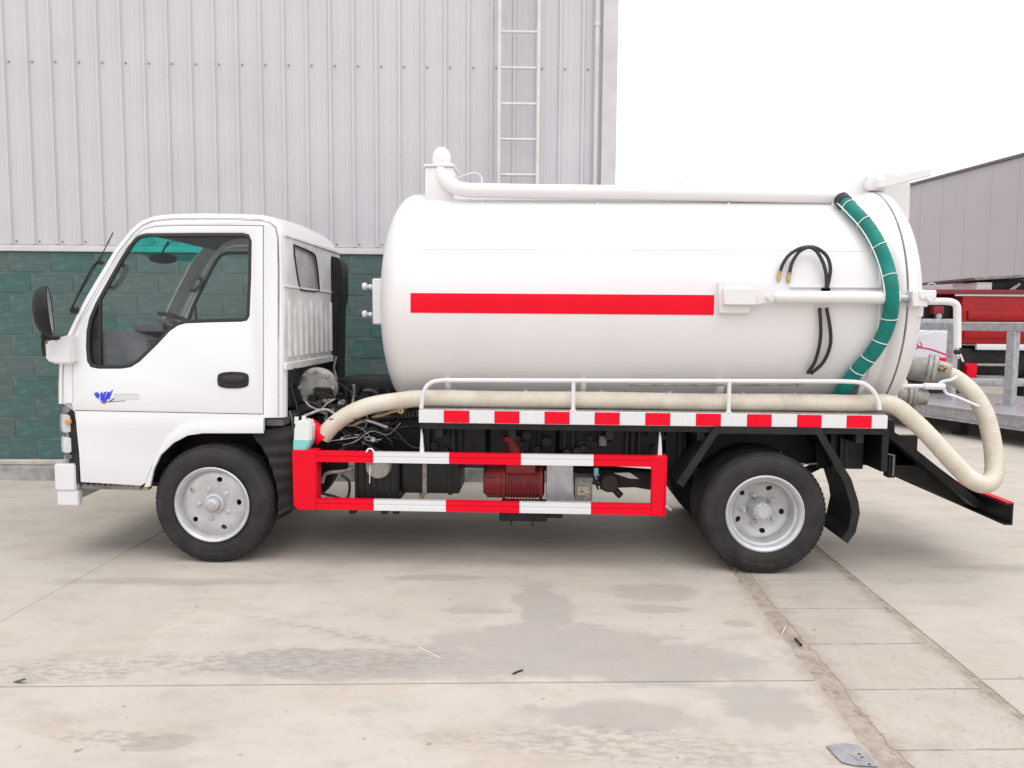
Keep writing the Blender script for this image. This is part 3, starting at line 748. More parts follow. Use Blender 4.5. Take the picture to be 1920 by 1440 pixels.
# mudguard behind the front wheel (ribbed plastic)
bm = NB()
g1 = [at(470, 812, .05), at(495, 845, .05), at(510, 880, .05), at(520, 920, .05), at(521, 962, .05), at(522, 975, .05)]
g2 = [at(540, 800, .05), at(545, 848, .05), at(546, 880, .05), at(548, 920, .05), at(549, 950, .05), at(540, 965, .05)]
A_, B_ = spline(g1, 8), spline(g2, 8)
ra = [bm.verts.new(p+Vector((0, .008*math.sin(i*1.25), 0))) for i, p in enumerate(A_)]; rb = [bm.verts.new(p+Vector((0, .06+.006*math.sin(i*1.25+1), 0))) for i, p in enumerate(B_)]
rc = [bm.verts.new(p+Vector((.01+.006*math.sin(i*1.25), .45, 0))) for i, p in enumerate(A_)]
for i in range(len(A_)-1):
    bm.faces.new((ra[i], ra[i+1], rb[i+1], rb[i])); bm.faces.new((ra[i], rc[i], rc[i+1], ra[i+1]))
o = finish(bm, 'mudguard', 'black', trk, ang=60)

# ---------------------------------------------------------------- wheels
def bool_cut(body, cut):
    oa = bpy.data.objects.new('a', body); ob = bpy.data.objects.new('b', cut); COL.objects.link(oa); COL.objects.link(ob)
    md = oa.modifiers.new('x', 'BOOLEAN'); md.operation = 'DIFFERENCE'; md.solver = 'EXACT'; md.object = ob
    dg = bpy.context.evaluated_depsgraph_get(); dg.update()
    me = bpy.data.meshes.new_from_object(oa.evaluated_get(dg)); bpy.data.objects.remove(oa); bpy.data.objects.remove(ob); return me
def tyre_mesh():
    bm = NB(); R = .372; Wd = .195
    half = [(0.010, .232), (0.0, .250), (-.008, .275), (-.011, .300), (-.0095, .303), (-.011, .306), (-.008, .325), (-.001, .343), (.010, .357), (.011, .3595), (.020, .366), (.034, .371), (.050, .3722), (.052, .362), (.060, .362), (.062, .3725), (.092, .3728)]
    prof_ = half+[(Wd-.0-a, r) for a, r in reversed(half)]
    prof_ = prof_+[(Wd-.01, .228), (.01, .228)]
    lathe(bm, prof_+[prof_[0]], (0, 0, 0), 'Y', 72)
    for k in range(72):
        a = 2*PI*k/72
        for y, sgn in ((.018, 1), (Wd-.018, -1)):
            m4 = Matrix.Rotation(a, 4, 'Y') @ Matrix.Translation((0, y, .3625)) @ Matrix.Rotation(sgn*.55, 4, 'X')
            bmesh.ops.create_cube(bm, size=1, matrix=m4 @ Matrix.Diagonal((.019, .024, .009, 1)))
    # flattened where it meets the ground
    for v in bm.verts:
        if v.co.z < -.3685: 
            v.co.z = -.3685
        if v.co.z < -.30 and abs(v.co.x) < .16:
            k = (1-(abs(v.co.x)/.16)**2)*(-v.co.z-.30)/.07*.010
            if v.co.y < .03: v.co.y -= k
            if v.co.y > Wd-.03: v.co.y += k
    me = bpy.data.meshes.new('tyre'); bmesh.ops.recalc_face_normals(bm, faces=bm.faces[:]); bm.to_mesh(me); bm.free(); return me
TM = tyre_mesh()
def rim_mesh(kind):
    bm = NB()
    if kind == 'front':
        P = [(.060, 0), (.050, .07), (.044, .11), (.036, .15), (.040, .185), (.050, .203), (.030, .208), (.012, .214), (.002, .222), (-.002, .231), (.004, .237), (.012, .234), (.03, .222), (.06, .215), (.062, .19), (.048, .165), (.056, .11), (.062, .07), (.072, 0)]
        P = [(a-.012, r) for a, r in P]
    else:
        P = [(.152, 0), (.152, .105), (.148, .135), (.140, .160), (.124, .176), (.070, .184), (.045, .190), (.038, .203), (.014, .210), (.004, .218), (-.002, .228), (.002, .237), (.012, .236), (.02, .226), (.05, .212), (.14, .195), (.152, .172), (.161, .135), (.163, 0)]
    lathe(bm, P, (0, 0, 0), 'Y', 80); bmesh.ops.recalc_face_normals(bm, faces=bm.faces[:])
    me = bpy.data.meshes.new('r'); bm.to_mesh(me); bm.free()
    cb = NB(); rr = .158 if kind == 'front' else .143; off = math.radians(76 if kind == 'front' else 65)
    for k in range(5):
        a = off-2*PI*k/5
        bmesh.ops.create_cone(cb, cap_ends=True, segments=20, radius1=.0165, radius2=.0165, depth=.4, matrix=Matrix.Translation((rr*math.cos(a), .05, rr*math.sin(a))) @ Matrix.Rotation(PI/2, 4, 'X') @ Matrix.Rotation(-(a-PI/2), 4, 'Z') @ Matrix.Diagonal((1.15, .95, 1, 1)))
    mc_ = bpy.data.meshes.new('c'); cb.to_mesh(mc_); cb.free()
    return bool_cut(me, mc_)
RMf, RMr = rim_mesh('front'), rim_mesh('rear')
def hub_mesh(kind):
    bm = NB(); off = math.radians(112 if kind == 'front' else 112)
    if kind == 'front':
        lathe(bm, [(.050, .066), (.020, .062), (.016, .050), (.020, .046), (.006, .044), (-.010, .038), (-.014, .026), (-.020, .022), (-.021, 0)], (0, 0, 0), 'Y', 32)
        for k in range(5):
            a = off+2*PI*k/5; c = Vector((.098*math.cos(a), 0, .098*math.sin(a)))
            lathe(bm, [(.036, .017), (.028, .016), (.022, .010), (.022, 0)], c, 'Y', 12)
    else:
        lathe(bm, [(.158, .078), (.13, .072), (.09, .060), (.055, .056), (.047, .050), (.045, .040), (.035, .036), (.033, 0)], (0, 0, 0), 'Y', 32)
        for k in range(8):
            a = 2*PI*k/8; c = Vector((.045*math.cos(a), 0, .045*math.sin(a))); lathe(bm, [(.055, .008), (.038, .008), (.038, 0)], c, 'Y', 6)
        for k in range(5):
            a = off+2*PI*k/5; c = Vector((.098*math.cos(a), 0, .098*math.sin(a)))
            lathe(bm, [(.153, .024), (.144, .023), (.142, .017), (.118, .017), (.114, .011), (.100, .010), (.100, 0)], c, 'Y', 6)
    me = bpy.data.meshes.new('h'); bmesh.ops.recalc_face_normals(bm, faces=bm.faces[:]); bm.to_mesh(me); bm.free(); return me
HMf, HMr = hub_mesh('front'), hub_mesh('rear')
def drum_mesh():
    bm = NB(); lathe(bm, [(.166, 0), (.166, .165), (.19, .17), (.19, 0)], (0, 0, 0), 'Y', 32); me = bpy.data.meshes.new('d'); bmesh.ops.recalc_face_normals(bm, faces=bm.faces[:]); bm.to_mesh(me); bm.free(); return me
DM = drum_mesh()
def wheel(x, y, flip, kind, rx=0):
    w = finish_me(DM.copy() if DM.users else DM, 'wheel', 'frame', trk)
    w.location = (x, y, .3685); w.rotation_euler = (0, rx, PI if flip else 0)
    finish_me(TM.copy(), 'tyre', 'rubber', w, ang=35)
    if kind == 'inner': return w
    finish_me((RMf if kind == 'front' else RMr).copy(), 'rim', 'rim', w, ang=35)
    finish_me((HMf if kind == 'front' else HMr).copy(), 'hub', 'rim', w, ang=30)
    return w
XF, XRR = -2.033, 1.363
wheel(XF, .0, False, 'front'); wheel(XF, TW+.02, True, 'front')
wheel(XRR, .0, False, 'rear'); wheel(XRR, .25, False, 'inner'); wheel(XRR, TW+.02, True, 'rear'); wheel(XRR, TW-.23, True, 'inner')

# ---------------------------------------------------------------- chassis
bm = NB()
for y in (.42, 1.16):
    box(bm, (-2.75, y, .60), (2.45, y+.05, .80), .004); box(bm, (-1.0, y, .80), (2.3, y+.06, .90), .004)
for x in (-1.2, -.5, .3, .95, 1.8, 2.35): box(bm, (x, .46, .64), (x+.07, 1.18, .78), .004)
for x in (-.65, -.2, .4, .95, 1.9): box(bm, (x, .05, .80), (x+.05, 1.6, .885), .004)
finish(bm, 'chassis', 'frame', trk)
bm = NB()
for x in (XF, XRR):
    cyl(bm, (x, .2, .37), (x, TW-.2, .37), .055, seg=16)
    for y in (.40, TW-.45):
        P = [Vector((x-.55+1.1*t, y, .50+.20*(2*t-1)**2-.05)) for t in [i/12 for i in range(13)]]
        for k in range(3): tube(bm, [p+Vector((0, 0, .018*k)) for p in P], .014, 4)
cyl(bm, (XRR, .60, .37), (XRR, .98, .37), .17, seg=20); cyl(bm, (-.9, .8, .55), (XRR-.15, .8, .42), .035, seg=12)
finish(bm, 'axle', 'frame', trk)
# backing panels and brackets under the deck (dark)
bm = NB()
for (x0, x1, y0, z0_, z1_) in ((-.74, -.35, .22, .58, .88), (-.33, .10, .30, .66, .88), (.12, .42, .26, .70, .88), (.44, .78, .24, .62, .88), (.80, .98, .3, .55, .88), (1.75, 2.05, .28, .60, .88)):
    box(bm, (x0, y0, z0_), (x1, y0+.03, z1_), .005)
    for k in range(3):
        x = random.uniform(x0, x1-.05); box(bm, (x, y0-.03, z0_+.02), (x+.03, y0, z1_-.02), .004)
for i in range(16):
    x = random.uniform(-.7, 1.0); z = random.uniform(.68, .86); cyl(bm, (x, .18, z), (x, .24, z), random.uniform(.012, .03), seg=10)
box(bm, (-.74, .02, .86), (2.05, .05, .893))
finish(bm, 'subframe', 'frame', trk)
for px, py, s, m_ in ((1130, 826, 14, 'oldmetal'), (1372-15, 830, 0, 'oldmetal'), (1222, 805, 18, 'frame')):
    if s:
        c = at(px, py, .20); bm = NB(); h = s/2/300; box(bm, (c.x-h, .17, c.z-h*1.3), (c.x+h, .22, c.z+h*1.3), .004); box(bm, (c.x-h*.5, .16, c.z-h*.8), (c.x+h*.5, .18, c.z+h*.8), .003); finish(bm, 'valve_block', m_, trk)

# ---------------------------------------------------------------- tank
tank_x0 = at(714, 545, TY).x+.055; tank_x1 = at(1697, 545, .05).x
bm = NB()
dome = []
DD = .235
for i in range(17):
    a = i/16*PI/2; dome.append((tank_x0+DD*(1-math.cos(a)**.9 if i < 16 else 1), TR*math.sin(a)**.86))
dome[0] = (tank_x0, 0)
P = dome+[(tank_x0+DD+.02, TR), (tank_x1-.15, TR)]
lathe(bm, P, (0, TY, TZ), 'X', 128)
tank = finish(bm, 'tank', 'tank', trk, ang=50)
bm = NB()
def ring(x0, x1, r_in, r_out, name, parent, b=.006):
    bm = NB(); lathe(bm, [(x0, r_in), (x0, r_out-b), (x0+b, r_out), (x1-b, r_out), (x1, r_out-b), (x1, r_in)], (0, TY, TZ), 'X', 128); return finish(bm, name, 'tank', parent, ang=40)
X1 = tank_x1
ring(X1-.15, X1-.075, TR-.03, TR+.006, 'end_collar', tank)
bm = NB(); lathe(bm, [(X1-.075, TR), (X1-.035, TR+.028), (X1-.004, TR+.030), (X1-.004, TR-.02)], (0, TY, TZ), 'X', 128); finish(bm, 'flange', 'tank', tank)
bm = NB(); lathe(bm, [(X1-.004, TR), (X1-.004, TR+.018), (X1+.010, TR+.018), (X1+.010, TR)], (0, TY, TZ), 'X', 128); finish(bm, 'door_gasket', 'oldmetal', tank)
bm = NB()
P = [(X1+.010, TR-.02), (X1+.010, TR+.030), (X1+.065, TR+.026), (X1+.075, TR+.005)]
for i in range(1, 13):
    a = i/12*PI/2; P.append((X1+.075+.14*math.sin(a), (TR)*math.cos(a)))
lathe(bm, P, (0, TY, TZ), 'X', 128); rdoor = finish(bm, 'rear_door', 'tank', trk)
# weld seams: one circumferential near the front, one along the barrel
bm = NB()
for xx in (tank_x0+DD+.004,):
    lathe(bm, [(xx-.005, TR-.003), (xx, TR+.002), (xx+.005, TR-.003)], (0, TY, TZ), 'X', 128)
def cyl_strip(bm, px0, px1, pa, pb, r0_, r1_, n=6):
    """patch on the barrel between two sight lines"""
    a = oncyl(px0, pa[0], r0_); b = oncyl(px1, pa[1], r0_); c = oncyl(px0, pb[0], r0_); d = oncyl(px1, pb[1], r0_)
    an = lambda p: math.atan2(p.z-TZ, p.y-TY) % (2*PI)
    NXX = 24; rows = []
    A0 = (an(a)+an(b))/2; A1 = (an(c)+an(d))/2
    for r in (r0_, r1_):
        G = [[bm.verts.new((a.x+(b.x-a.x)*i/NXX, TY+r*math.cos(A0+(A1-A0)*j/n), TZ+r*math.sin(A0+(A1-A0)*j/n))) for i in range(NXX+1)] for j in range(n+1)]
        for g, h in zip(G, G[1:]):
            for i in range(NXX): bm.faces.new((g[i], g[i+1], h[i+1], h[i]))
        rows.append(G)
    G, H = rows
    for i in range(NXX):
        bm.faces.new((G[0][i], G[0][i+1], H[0][i+1], H[0][i])); bm.faces.new((G[n][i], G[n][i+1], H[n][i+1], H[n][i]))
    for j in range(n):
        bm.faces.new((G[j][0], G[j+1][0], H[j+1][0], H[j][0])); bm.faces.new((G[j][-1], G[j+1][-1], H[j+1][-1], H[j][-1]))
cyl_strip(bm, 790, 1640, (466, 470), (467.5, 471.5), TR-.002, TR+.0025, 2)
finish(bm, 'weld_seam', 'tank', tank)
bm = NB(); cyl_strip(bm, 770, 1339, (549, 554), (586, 591), TR-.004, TR+.002, 6); finish(bm, 'red_stripe', 'red', tank)
# sight rail running above the ram
bm = NB(); a = oncyl(1480, 538, TR); b = oncyl(1690, 541, TR); box(bm, (a.x, a.y-.014, a.z-.005), (b.x, a.y+.01, a.z+.006), .002); finish(bm, 'guide_rail', 'tank', tank)
# front sight-glass / bracket with two taps
bm = NB(); c = at(707, 565, TY-.25); box(bm, (c.x-.004, TY-.38, at(707, 608, TY-.25).z), (c.x+.13, TY-.12, at(707, 524, TY-.25).z), .008); finish(bm, 'front_bracket', 'tank', tank)
for py in (538, 590):
    bm = NB(); c = at(705, py, TY-.25); e_ = at(684, py-1, TY-.25); cyl(bm, c, e_, .010, seg=10); lathe(bm, [(-.014, 0), (-.014, .022), (0, .026), (.014, .022), (.014, 0)], e_, 'X', 14); cyl(bm, c+Vector((-.03, 0, 0)), c+Vector((-.045, 0, 0)), .018, seg=12); finish(bm, 'tap', 'whitetape', tank)
# suction pipe along the top
PY = .42
bm = NB()
P = [at(826, 318, .50), at(830, 328, .48), at(840, 342, .45), at(858, 353, PY), at(880, 357, PY)]
P = spline(P, 6)+[at(1000, 359, PY), at(1300, 363, PY), at(1540, 368, PY)]
tube(bm, P+spline([at(1560, 369, PY), at(1574, 372, PY-.01), at(1580, 378, PY-.05)], 4), .047, 18)
finish(bm, 'top_pipe', 'tank', trk, ang=50)
bm = NB()
c = at(828, 300, .52); lathe(bm, [(-.12, .050), (-.05, .050), (-.045, .060), (.02, .062), (.055, .050), (.078, .028), (.084, 0)], c, 'Z', 24)
a_ = at(802, 362, .60); b_ = at(856, 320, .60)
box(bm, (a_.x, .46, 2.26), (b_.x-.005, .78, b_.z), .02, seg=2); box(bm, (a_.x-.006, .45, b_.z-.002), (b_.x+.004, .79, b_.z+.014), .004)
cyl(bm, (c.x-.01, .60, b_.z), (c.x-.01, .60, c.z-.03), .075, .06, seg=24)
prism(bm, [(c.x+.02, c.z+.02), (b_.x+.004, b_.z+.01), (c.x+.02, b_.z+.01)], XZ, .50, .53)
lathe(bm, [(-.004, .07), (-.004, .085), (.012, .085), (.012, .07)], (c.x-.01, .60, (b_.z+c.z)/2-.01), 'Z', 24)
finish(bm, 'overflow_trap', 'tank', trk)
bm = NB()
for px in (905, 1120, 1365, 1560):
    p = at(px, 372, PY); box(bm, (p.x-.008, PY-.03, p.z-.11), (p.x+.008, PY+.07, p.z-.03), .004)
finish(bm, 'pipe_saddle', 'tank', trk)
bm = NB(); tube(bm, spline([at(858, 333, .6), at(875, 327, .6), at(892, 324, .6), at(903, 333, .6), at(903, 345, .55)], 5), .004, 6)
finish(bm, 'lifting_wire', 'whitetape', trk); bm = NB(); tube(bm, spline([at(1262, 352, .7), at(1264, 345, .7), at(1276, 343, .7), at(1284, 350, .7)], 4), .008, 6); finish(bm, 'lifting_lug', 'whitetape', trk)
# rear top hinge plate and arm
bm = NB()
hp_ = [at(1575, 372, .72), at(1592, 350, .72), at(1612, 333, .72), at(1660, 331, .72), at(1692, 348, .72), at(1690, 420, .72), at(1650, 420, .72)]
prism(bm, [(p.x, p.z) for p in hp_], XZ, .60, .84, .01)
finish(bm, 'door_hinge', 'tank', trk)
bm = NB()
a_, b_ = at(1622, 346, .58), at(1640, 358, .58)
lathe(bm, [(-.05, 0), (-.05, .042), (.0, .042), (.0, 0)], at(1632, 347, .58), 'Y', 20)
d_ = [at(1640, 340, .5), at(1725, 320, .5), at(1742, 318, .5), at(1741, 331, .5), at(1660, 352, .5), at(1640, 354, .5)]
prism(bm, [(p.x, p.z) for p in d_], XZ, .46, .50, .004); cyl(bm, at(1624, 346, .60), at(1656, 346, .60), .05, seg=16)
finish(bm, 'hinge_arm', 'tank', trk)
# hydraulic ram
YR = -.012
bm = NB()
a_, b_ = at(1346, 588, .02), at(1408, 527, .02); box(bm, (a_.x, .0, a_.z), (b_.x, .20, b_.z), .008)
finish(bm, 'ram_mount_pad', 'tank', trk)
bm = NB(); a_, b_ = at(1354, 572, .0), at(1416, 541, .0); box(bm, (a_.x, -.045, a_.z), (b_.x, .12, b_.z), .005)
P = [at(1412, 545, .0), at(1440, 549, .0), at(1452, 556, .0), at(1448, 566, .0), at(1412, 572, .0)]
prism(bm, [(p.x, p.z) for p in P], XZ, -.03, .005, .003)
c = at(1441, 557, -.03); cyl(bm, c+Vector((0, -.03, 0)), c+Vector((0, .05, 0)), .018, seg=14); cyl(bm, c+Vector((0, -.034, 0)), c+Vector((0, .0, 0)), .008, seg=8)
finish(bm, 'ram_bracket', 'tank', trk)
bm = NB(); a_, b_ = at(1450, 557, YR), at(1690, 559, YR)
lathe(bm, [(0, 0), (0, .022), (.02, .038), (.05, .040), (.052, .037), (b_.x-a_.x-.07, .037), (b_.x-a_.x-.068, .041), (b_.x-a_.x-.02, .041), (b_.x-a_.x-.02, .0)], a_, 'X', 28); ram = finish(bm, 'hydraulic_ram', 'tank', trk)
bm = NB(); cyl(bm, b_-Vector((.03, 0, 0)), b_+Vector((.09, 0, 0)), .022, seg=16); finish(bm, 'ram_rod', 'steel', ram)
bm = NB(); c = at(1722, 562, YR); box(bm, (c.x-.055, -.06, c.z-.042), (c.x+.035, .10, c.z+.052), .006); box(bm, (c.x-.02, -.07, c.z+.0), (c.x+.075, -.03, c.z+.055), .006); cyl(bm, (c.x+.03, -.085, c.z+.01), (c.x+.03, -.03, c.z+.01), .017, seg=12)
box(bm, (c.x-.02, .02, c.z-.10), (c.x+.05, .06, c.z+.06), .005)
finish(bm, 'door_clevis', 'tank', trk)
bm = NB(); tube(bm, [at(1740, 565, .03)]+spline([at(1772, 565, .03), at(1786, 567, .03), at(1794, 574, .03), at(1795, 590, .03)], 5)+[at(1795, 652, .03)], .021, 14)
tube(bm, spline([at(1795, 652, .03), at(1793, 660, .03), at(1800, 664, .03), at(1806, 678, .03)], 4), .006, 6)
finish(bm, 'hose_hanger', 'whitetape', trk, ang=50)
bm = NB(); c = at(1790, 660, .03); cyl(bm, c, c+Vector((.03, 0, 0)), .014, seg=10); finish(bm, 'hanger_foot', 'black', trk)
bm = NB(); tube(bm, spline([at(1738, 538, .2), at(1742, 532, .2), at(1752, 532, .2), at(1757, 540, .2)], 4), .005, 6); finish(bm, 'lifting_eye', 'steel', trk)

# two black hydraulic hoses looping over the ram
def hosepts(L_, n=8): return spline([oncyl(x, y, TR+o) for x, y, o in L_], n)
for L_ in ([(1462, 512, .02), (1468, 495, .03), (1480, 478, .05), (1502, 465, .06), (1528, 464, .06), (1550, 480, .05), (1557, 505, .04), (1552, 535, .03), (1549, 542, .025)],
           [(1480, 515, .02), (1485, 493, .03), (1498, 473, .05), (1515, 464, .07), (1530, 470, .06), (1543, 492, .05), (1549, 515, .04), (1550, 542, .025)],
           [(1537, 577, .03), (1539, 620, .03), (1536, 650, .03), (1527, 680, .03), (1514, 700, .03)],
           [(1550, 577, .03), (1557, 620, .03), (1556, 650, .03), (1543, 680, .03), (1520, 701, .03)]):
    bm = NB(); tube(bm, hosepts(L_), .0105, 10); h_ = finish(bm, 'hydraulic_hose', 'blackhose', trk, ang=60)
    if L_[0][1] < 540:
        bm = NB(); p0 = oncyl(L_[0][0], L_[0][1], TR+.02); cyl(bm, p0+Vector((0, 0, .012)), p0+Vector((-.004, 0, -.035)), .012, seg=8); cyl(bm, p0+Vector((-.004, 0, -.03)), p0+Vector((-.004, 0, -.05)), .008, seg=8); finish(bm, 'hose_fitting', 'brass', h_)
        c = oncyl(1549, 543, TR+.02); bm = NB(); box(bm, (c.x-.022, c.y-.02, c.z-.008), (c.x+.018, c.y+.02, c.z+.008), .003); finish(bm, 'hose_clamp', 'seal', h_)
bm = NB(); p = oncyl(1473, 484, TR+.035); box(bm, p-Vector((.013, .013, .006)), p+Vector((.013, .013, .006)), .002, rot=Matrix.Rotation(-.8, 3, 'Y')); finish(bm, 'hose_label', 'tie', trk)

# green hose down the rear of the tank, held with white ties
gl_ = [(1578, 374, .050), (1598, 394, .050), (1626, 425, .050), (1648, 462, .050), (1664, 505, .050), (1671, 545, .085), (1669, 590, .060), (1656, 630, .050), (1634, 665, .050), (1606, 697, .050), (1585, 725, .05), (1572, 745, .05)]
GP = resample(hosepts(gl_, 10), .012)
bm = NB(); tube(bm, GP, .042, 22, rf=lambda i: .0425+.0006*math.sin(i*2.1)); gh = finish(bm, 'drain_hose', 'green', trk, ang=70)
for px, py in ((1593, 388), (1624, 414), (1661, 460), (1672, 523), (1665, 595), (1648, 640), (1626, 670), (1600, 692)):
    j = min(range(len(GP)), key=lambda i: (GP[i]-oncyl(px, py, TR+.05)).length)
    t_ = (GP[min(j+1, len(GP)-1)]-GP[max(0, j-1)]).normalized(); u = t_.orthogonal().normalized(); v = t_.cross(u)
    bm = NB(); tube(bm, [GP[j]+(u*math.cos(a)+v*math.sin(a))*.0455+t_*.006*math.sin(a+1) for a in [2*PI*k/28 for k in range(29)]], .0028, 6, cap=False); finish(bm, 'cable_tie', 'tie', gh)
bm = NB(); tube(bm, [p+Vector((-.042, -.012, -.012)) for p in GP[2:64]], .0042, 6); finish(bm, 'lashing_cord', 'tie', gh, ang=60)
bm = NB(); cyl(bm, GP[0]+(GP[0]-GP[3])*.2, GP[4], .047, seg=20); finish(bm, 'hose_clamp', 'seal', gh)

# ---------------------------------------------------------------- walkway with reflector strips
DX0, DX1 = at(785, 780, 0).x, at(1665, 780, 0).x; DZ0, DZ1 = .897, .978
bm = NB(); box(bm, (DX0, .004, DZ0), (DX1, .34, DZ1), .003); box(bm, (DX0, 1.30, DZ0), (DX1, 1.64, DZ1), .003); deck = finish(bm, 'walkway', 'whitetape', trk)
bm = NB(); box(bm, (DX0+.01, .012, DZ1+.0005), (DX1-.01, .34, DZ1+.006)); finish(bm, 'tread_plate', 'chequer', deck)
edges = [785, 832, 880, 927, 974, 1021, 1068, 1115, 1162, 1210, 1257, 1305, 1352, 1401, 1447, 1495, 1541, 1588, 1635, 1665]
for i, (a, b) in enumerate(zip(edges, edges[1:])):
    x0, x1 = at(a, 780, 0).x, at(b, 780, 0).x
    bm = NB(); box(bm, (x0+.0008, 0, DZ0+.003), (x1-.0008, .0042, DZ1-.002), .0007); finish(bm, 'reflector_strip', 'redtape' if i % 2 else 'whitetape', deck, smooth=False)
bm = NB()
P = [at(790, 766, .02)]+spline([at(793, 742, .02), at(799, 726, .02), at(812, 716, .02), at(832, 713, .02)], 5)+[at(1200, 714, .02)]+spline([at(1580, 715, .02), at(1615, 718, .02), at(1636, 732, .02), at(1646, 752, .02), at(1649, 768, .02)], 5)
tube(bm, P, .0135, 12); rail = finish(bm, 'handrail', 'white', trk, ang=50)
for px in (1075, 1367):
    bm = NB(); p = at(px, 740, .02); cyl(bm, (p.x, .02, DZ1), (p.x, .02, at(px, 716, .02).z), .0125, seg=12); cyl(bm, (p.x, .02, DZ1), (p.x, .02, DZ1+.012), .02, seg=12); finish(bm, 'rail_post', 'white', rail)
bm = NB()
for px in (850, 985, 1130, 1260, 1400, 1500, 1600):
    p = at(px, 730, .20); box(bm, (p.x-.012, .28, DZ1), (p.x+.012, .34, DZ1+.16), .003)
for x in (-.6, .25, 1.1, 1.95):
    prism(bm, [(.30, .90), (.12, DZ1+.20), (.25, DZ1+.17), (.45, .98), (1.15, .98), (1.35, DZ1+.17), (1.48, DZ1+.20), (1.30, .90)], lambda u, v, w: Vector((w, u, v)), x, x+.03)
finish(bm, 'tank_saddle', 'tank', trk)
bm = NB(); tube(bm, [at(1180, 722, .1), at(1490, 722, .1)], .006, 6); c = at(1500, 720, .08); box(bm, (c.x-.02, .06, c.z-.012), (c.x+.02, .10, c.z+.014), .003); finish(bm, 'wiring_conduit', 'oldmetal', trk)

# ---------------------------------------------------------------- side guard
sg = empty('side_guard'); sg.parent = trk
def gbar(x0, x1, z0_, z1_, m_, y0=-.002):
    bm = NB(); h = z1_-z0_
    prism(bm, [(y0, z0_), (y0, z0_+h*.46), (y0+.005, z0_+h*.52), (y0+.005, z0_+h*.56), (y0, z0_+h*.62), (y0, z1_), (y0+.04, z1_), (y0+.04, z0_)], lambda u, v, w: Vector((w, u, v)), x0, x1)
    return finish(bm, 'guard_band', m_, sg, ang=25)
zt0, zt1 = at(900, 870.5, 0).z, at(900, 850.5, 0).z; zb0, zb1 = at(900, 960.5, 0).z, at(900, 940.5, 0).z
gx = lambda px, py: at(px, py, 0).x
for (a, b, c) in ((594, 700, 'red'), (700, 842, 'white'), (842, 977, 'red'), (977, 1113, 'white'), (1113, 1224, 'red')): gbar(gx(a, 860), gx(b, 860)-.0006, zt0, zt1, c)
for (a, b, c) in ((594, 701, 'red'), (701, 836, 'white'), (836, 974, 'red'), (974, 1108, 'white'), (1108, 1224, 'red')): gbar(gx(a, 950), gx(b, 950)-.0006, zb0, zb1, c)
bm = NB(); x0, x1 = gx(1222, 900), gx(1250, 900)
box(bm, (x0, -.006, zb0-.004), (x1-.012, .045, zt1+.002), .004); box(bm, (x1-.013, -.004, zb0-.01), (x1, .10, zt1+.004), .004); finish(bm, 'guard_post', 'red', sg)
bm = NB(); x0, x1 = gx(556, 900), gx(594, 900)
prism(bm, [(gx(548, 849), zt1+.004), (gx(594, 849), zt1+.004), (gx(594, 960), zb0-.004), (gx(560, 960), zb0-.004), (gx(551, 952), zb0+.02)], XZ, -.006, .10, .005); finish(bm, 'guard_post', 'red', sg)
bm = NB(); box(bm, (gx(548, 850)-.0, .1, .42), (gx(548, 850)+.02, .40, .66), .003); finish(bm, 'guard_side_plate', 'red', sg)
for px, w_ in ((792, 7), (1236, 5)):
    a, b = at(px, 850, .06), at(px, 795, .06); bm = NB()
    prism(bm, [(a.x-.012, zt1-.01), (a.x+.014, zt1-.01), (a.x+.006, zt1+.10), (a.x-.004, zt1+.15)], XZ, .03, .06); finish(bm, 'guard_stay', 'whitetape', sg)
bm = NB(); a = at(694, 848, -.01); tube(bm, [a+Vector((.022*math.cos(t), 0, .022*math.sin(t))) for t in [PI*k/10 for k in range(11)]], .005, 6); cyl(bm, at(694, 872, .02), at(693, 906, .02), .0025, seg=6)
finish(bm, 'tie_loop', 'tie', sg)
bm = NB(); a = at(1248, 948, .0); b = at(1258, 957, .0); tube(bm, [a, b], .008, 6); finish(bm, 'end_bolt', 'steel', sg)

# ---------------------------------------------------------------- gear behind the guard
def bx(name, p0, p1, y, dy, m_, bev=.008, parent=trk):
    a, b = at(p0[0], p1[1], y), at(p1[0], p0[1], y); bm = NB(); box(bm, (a.x, y, a.z), (b.x, y+dy, b.z), bev, seg=2); return finish(bm, name, m_, parent)
# ribbed black reservoir
bm = NB(); a, b = at(664, 941, .10), at(748, 862, .10); box(bm, (a.x, .10, a.z), (b.x, .42, b.z), .02, seg=2)
for k in range(7):
    x = a.x+.02+k*(b.x-a.x-.04)/6; box(bm, (x-.006, .088, a.z+.01), (x+.006, .11, b.z-.01), .003)
finish(bm, 'battery_box', 'black', trk)
bm = NB(); c = at(709, 874, .08); lathe(bm, [(-.03, 0), (-.03, .055), (-.015, .075), (.03, .085)], c, 'Y', 28); finish(bm, 'reservoir_cap', 'dull', trk)
o = bx('fuel_tank', (752, 858), (862, 925), .14, .34, 'frame', .02)
for px in (792, 840): bx('tank_strap', (px, 856), (px+8, 928), .132, .36, 'oldmetal' if px == 792 else 'frame', .002, o)
bm = NB(); c = at(791, 936, .18); cyl(bm, c+Vector((0, 0, .05)), c+Vector((0, 0, -.02)), .016, seg=10); finish(bm, 'drain_plug', 'brass', o)
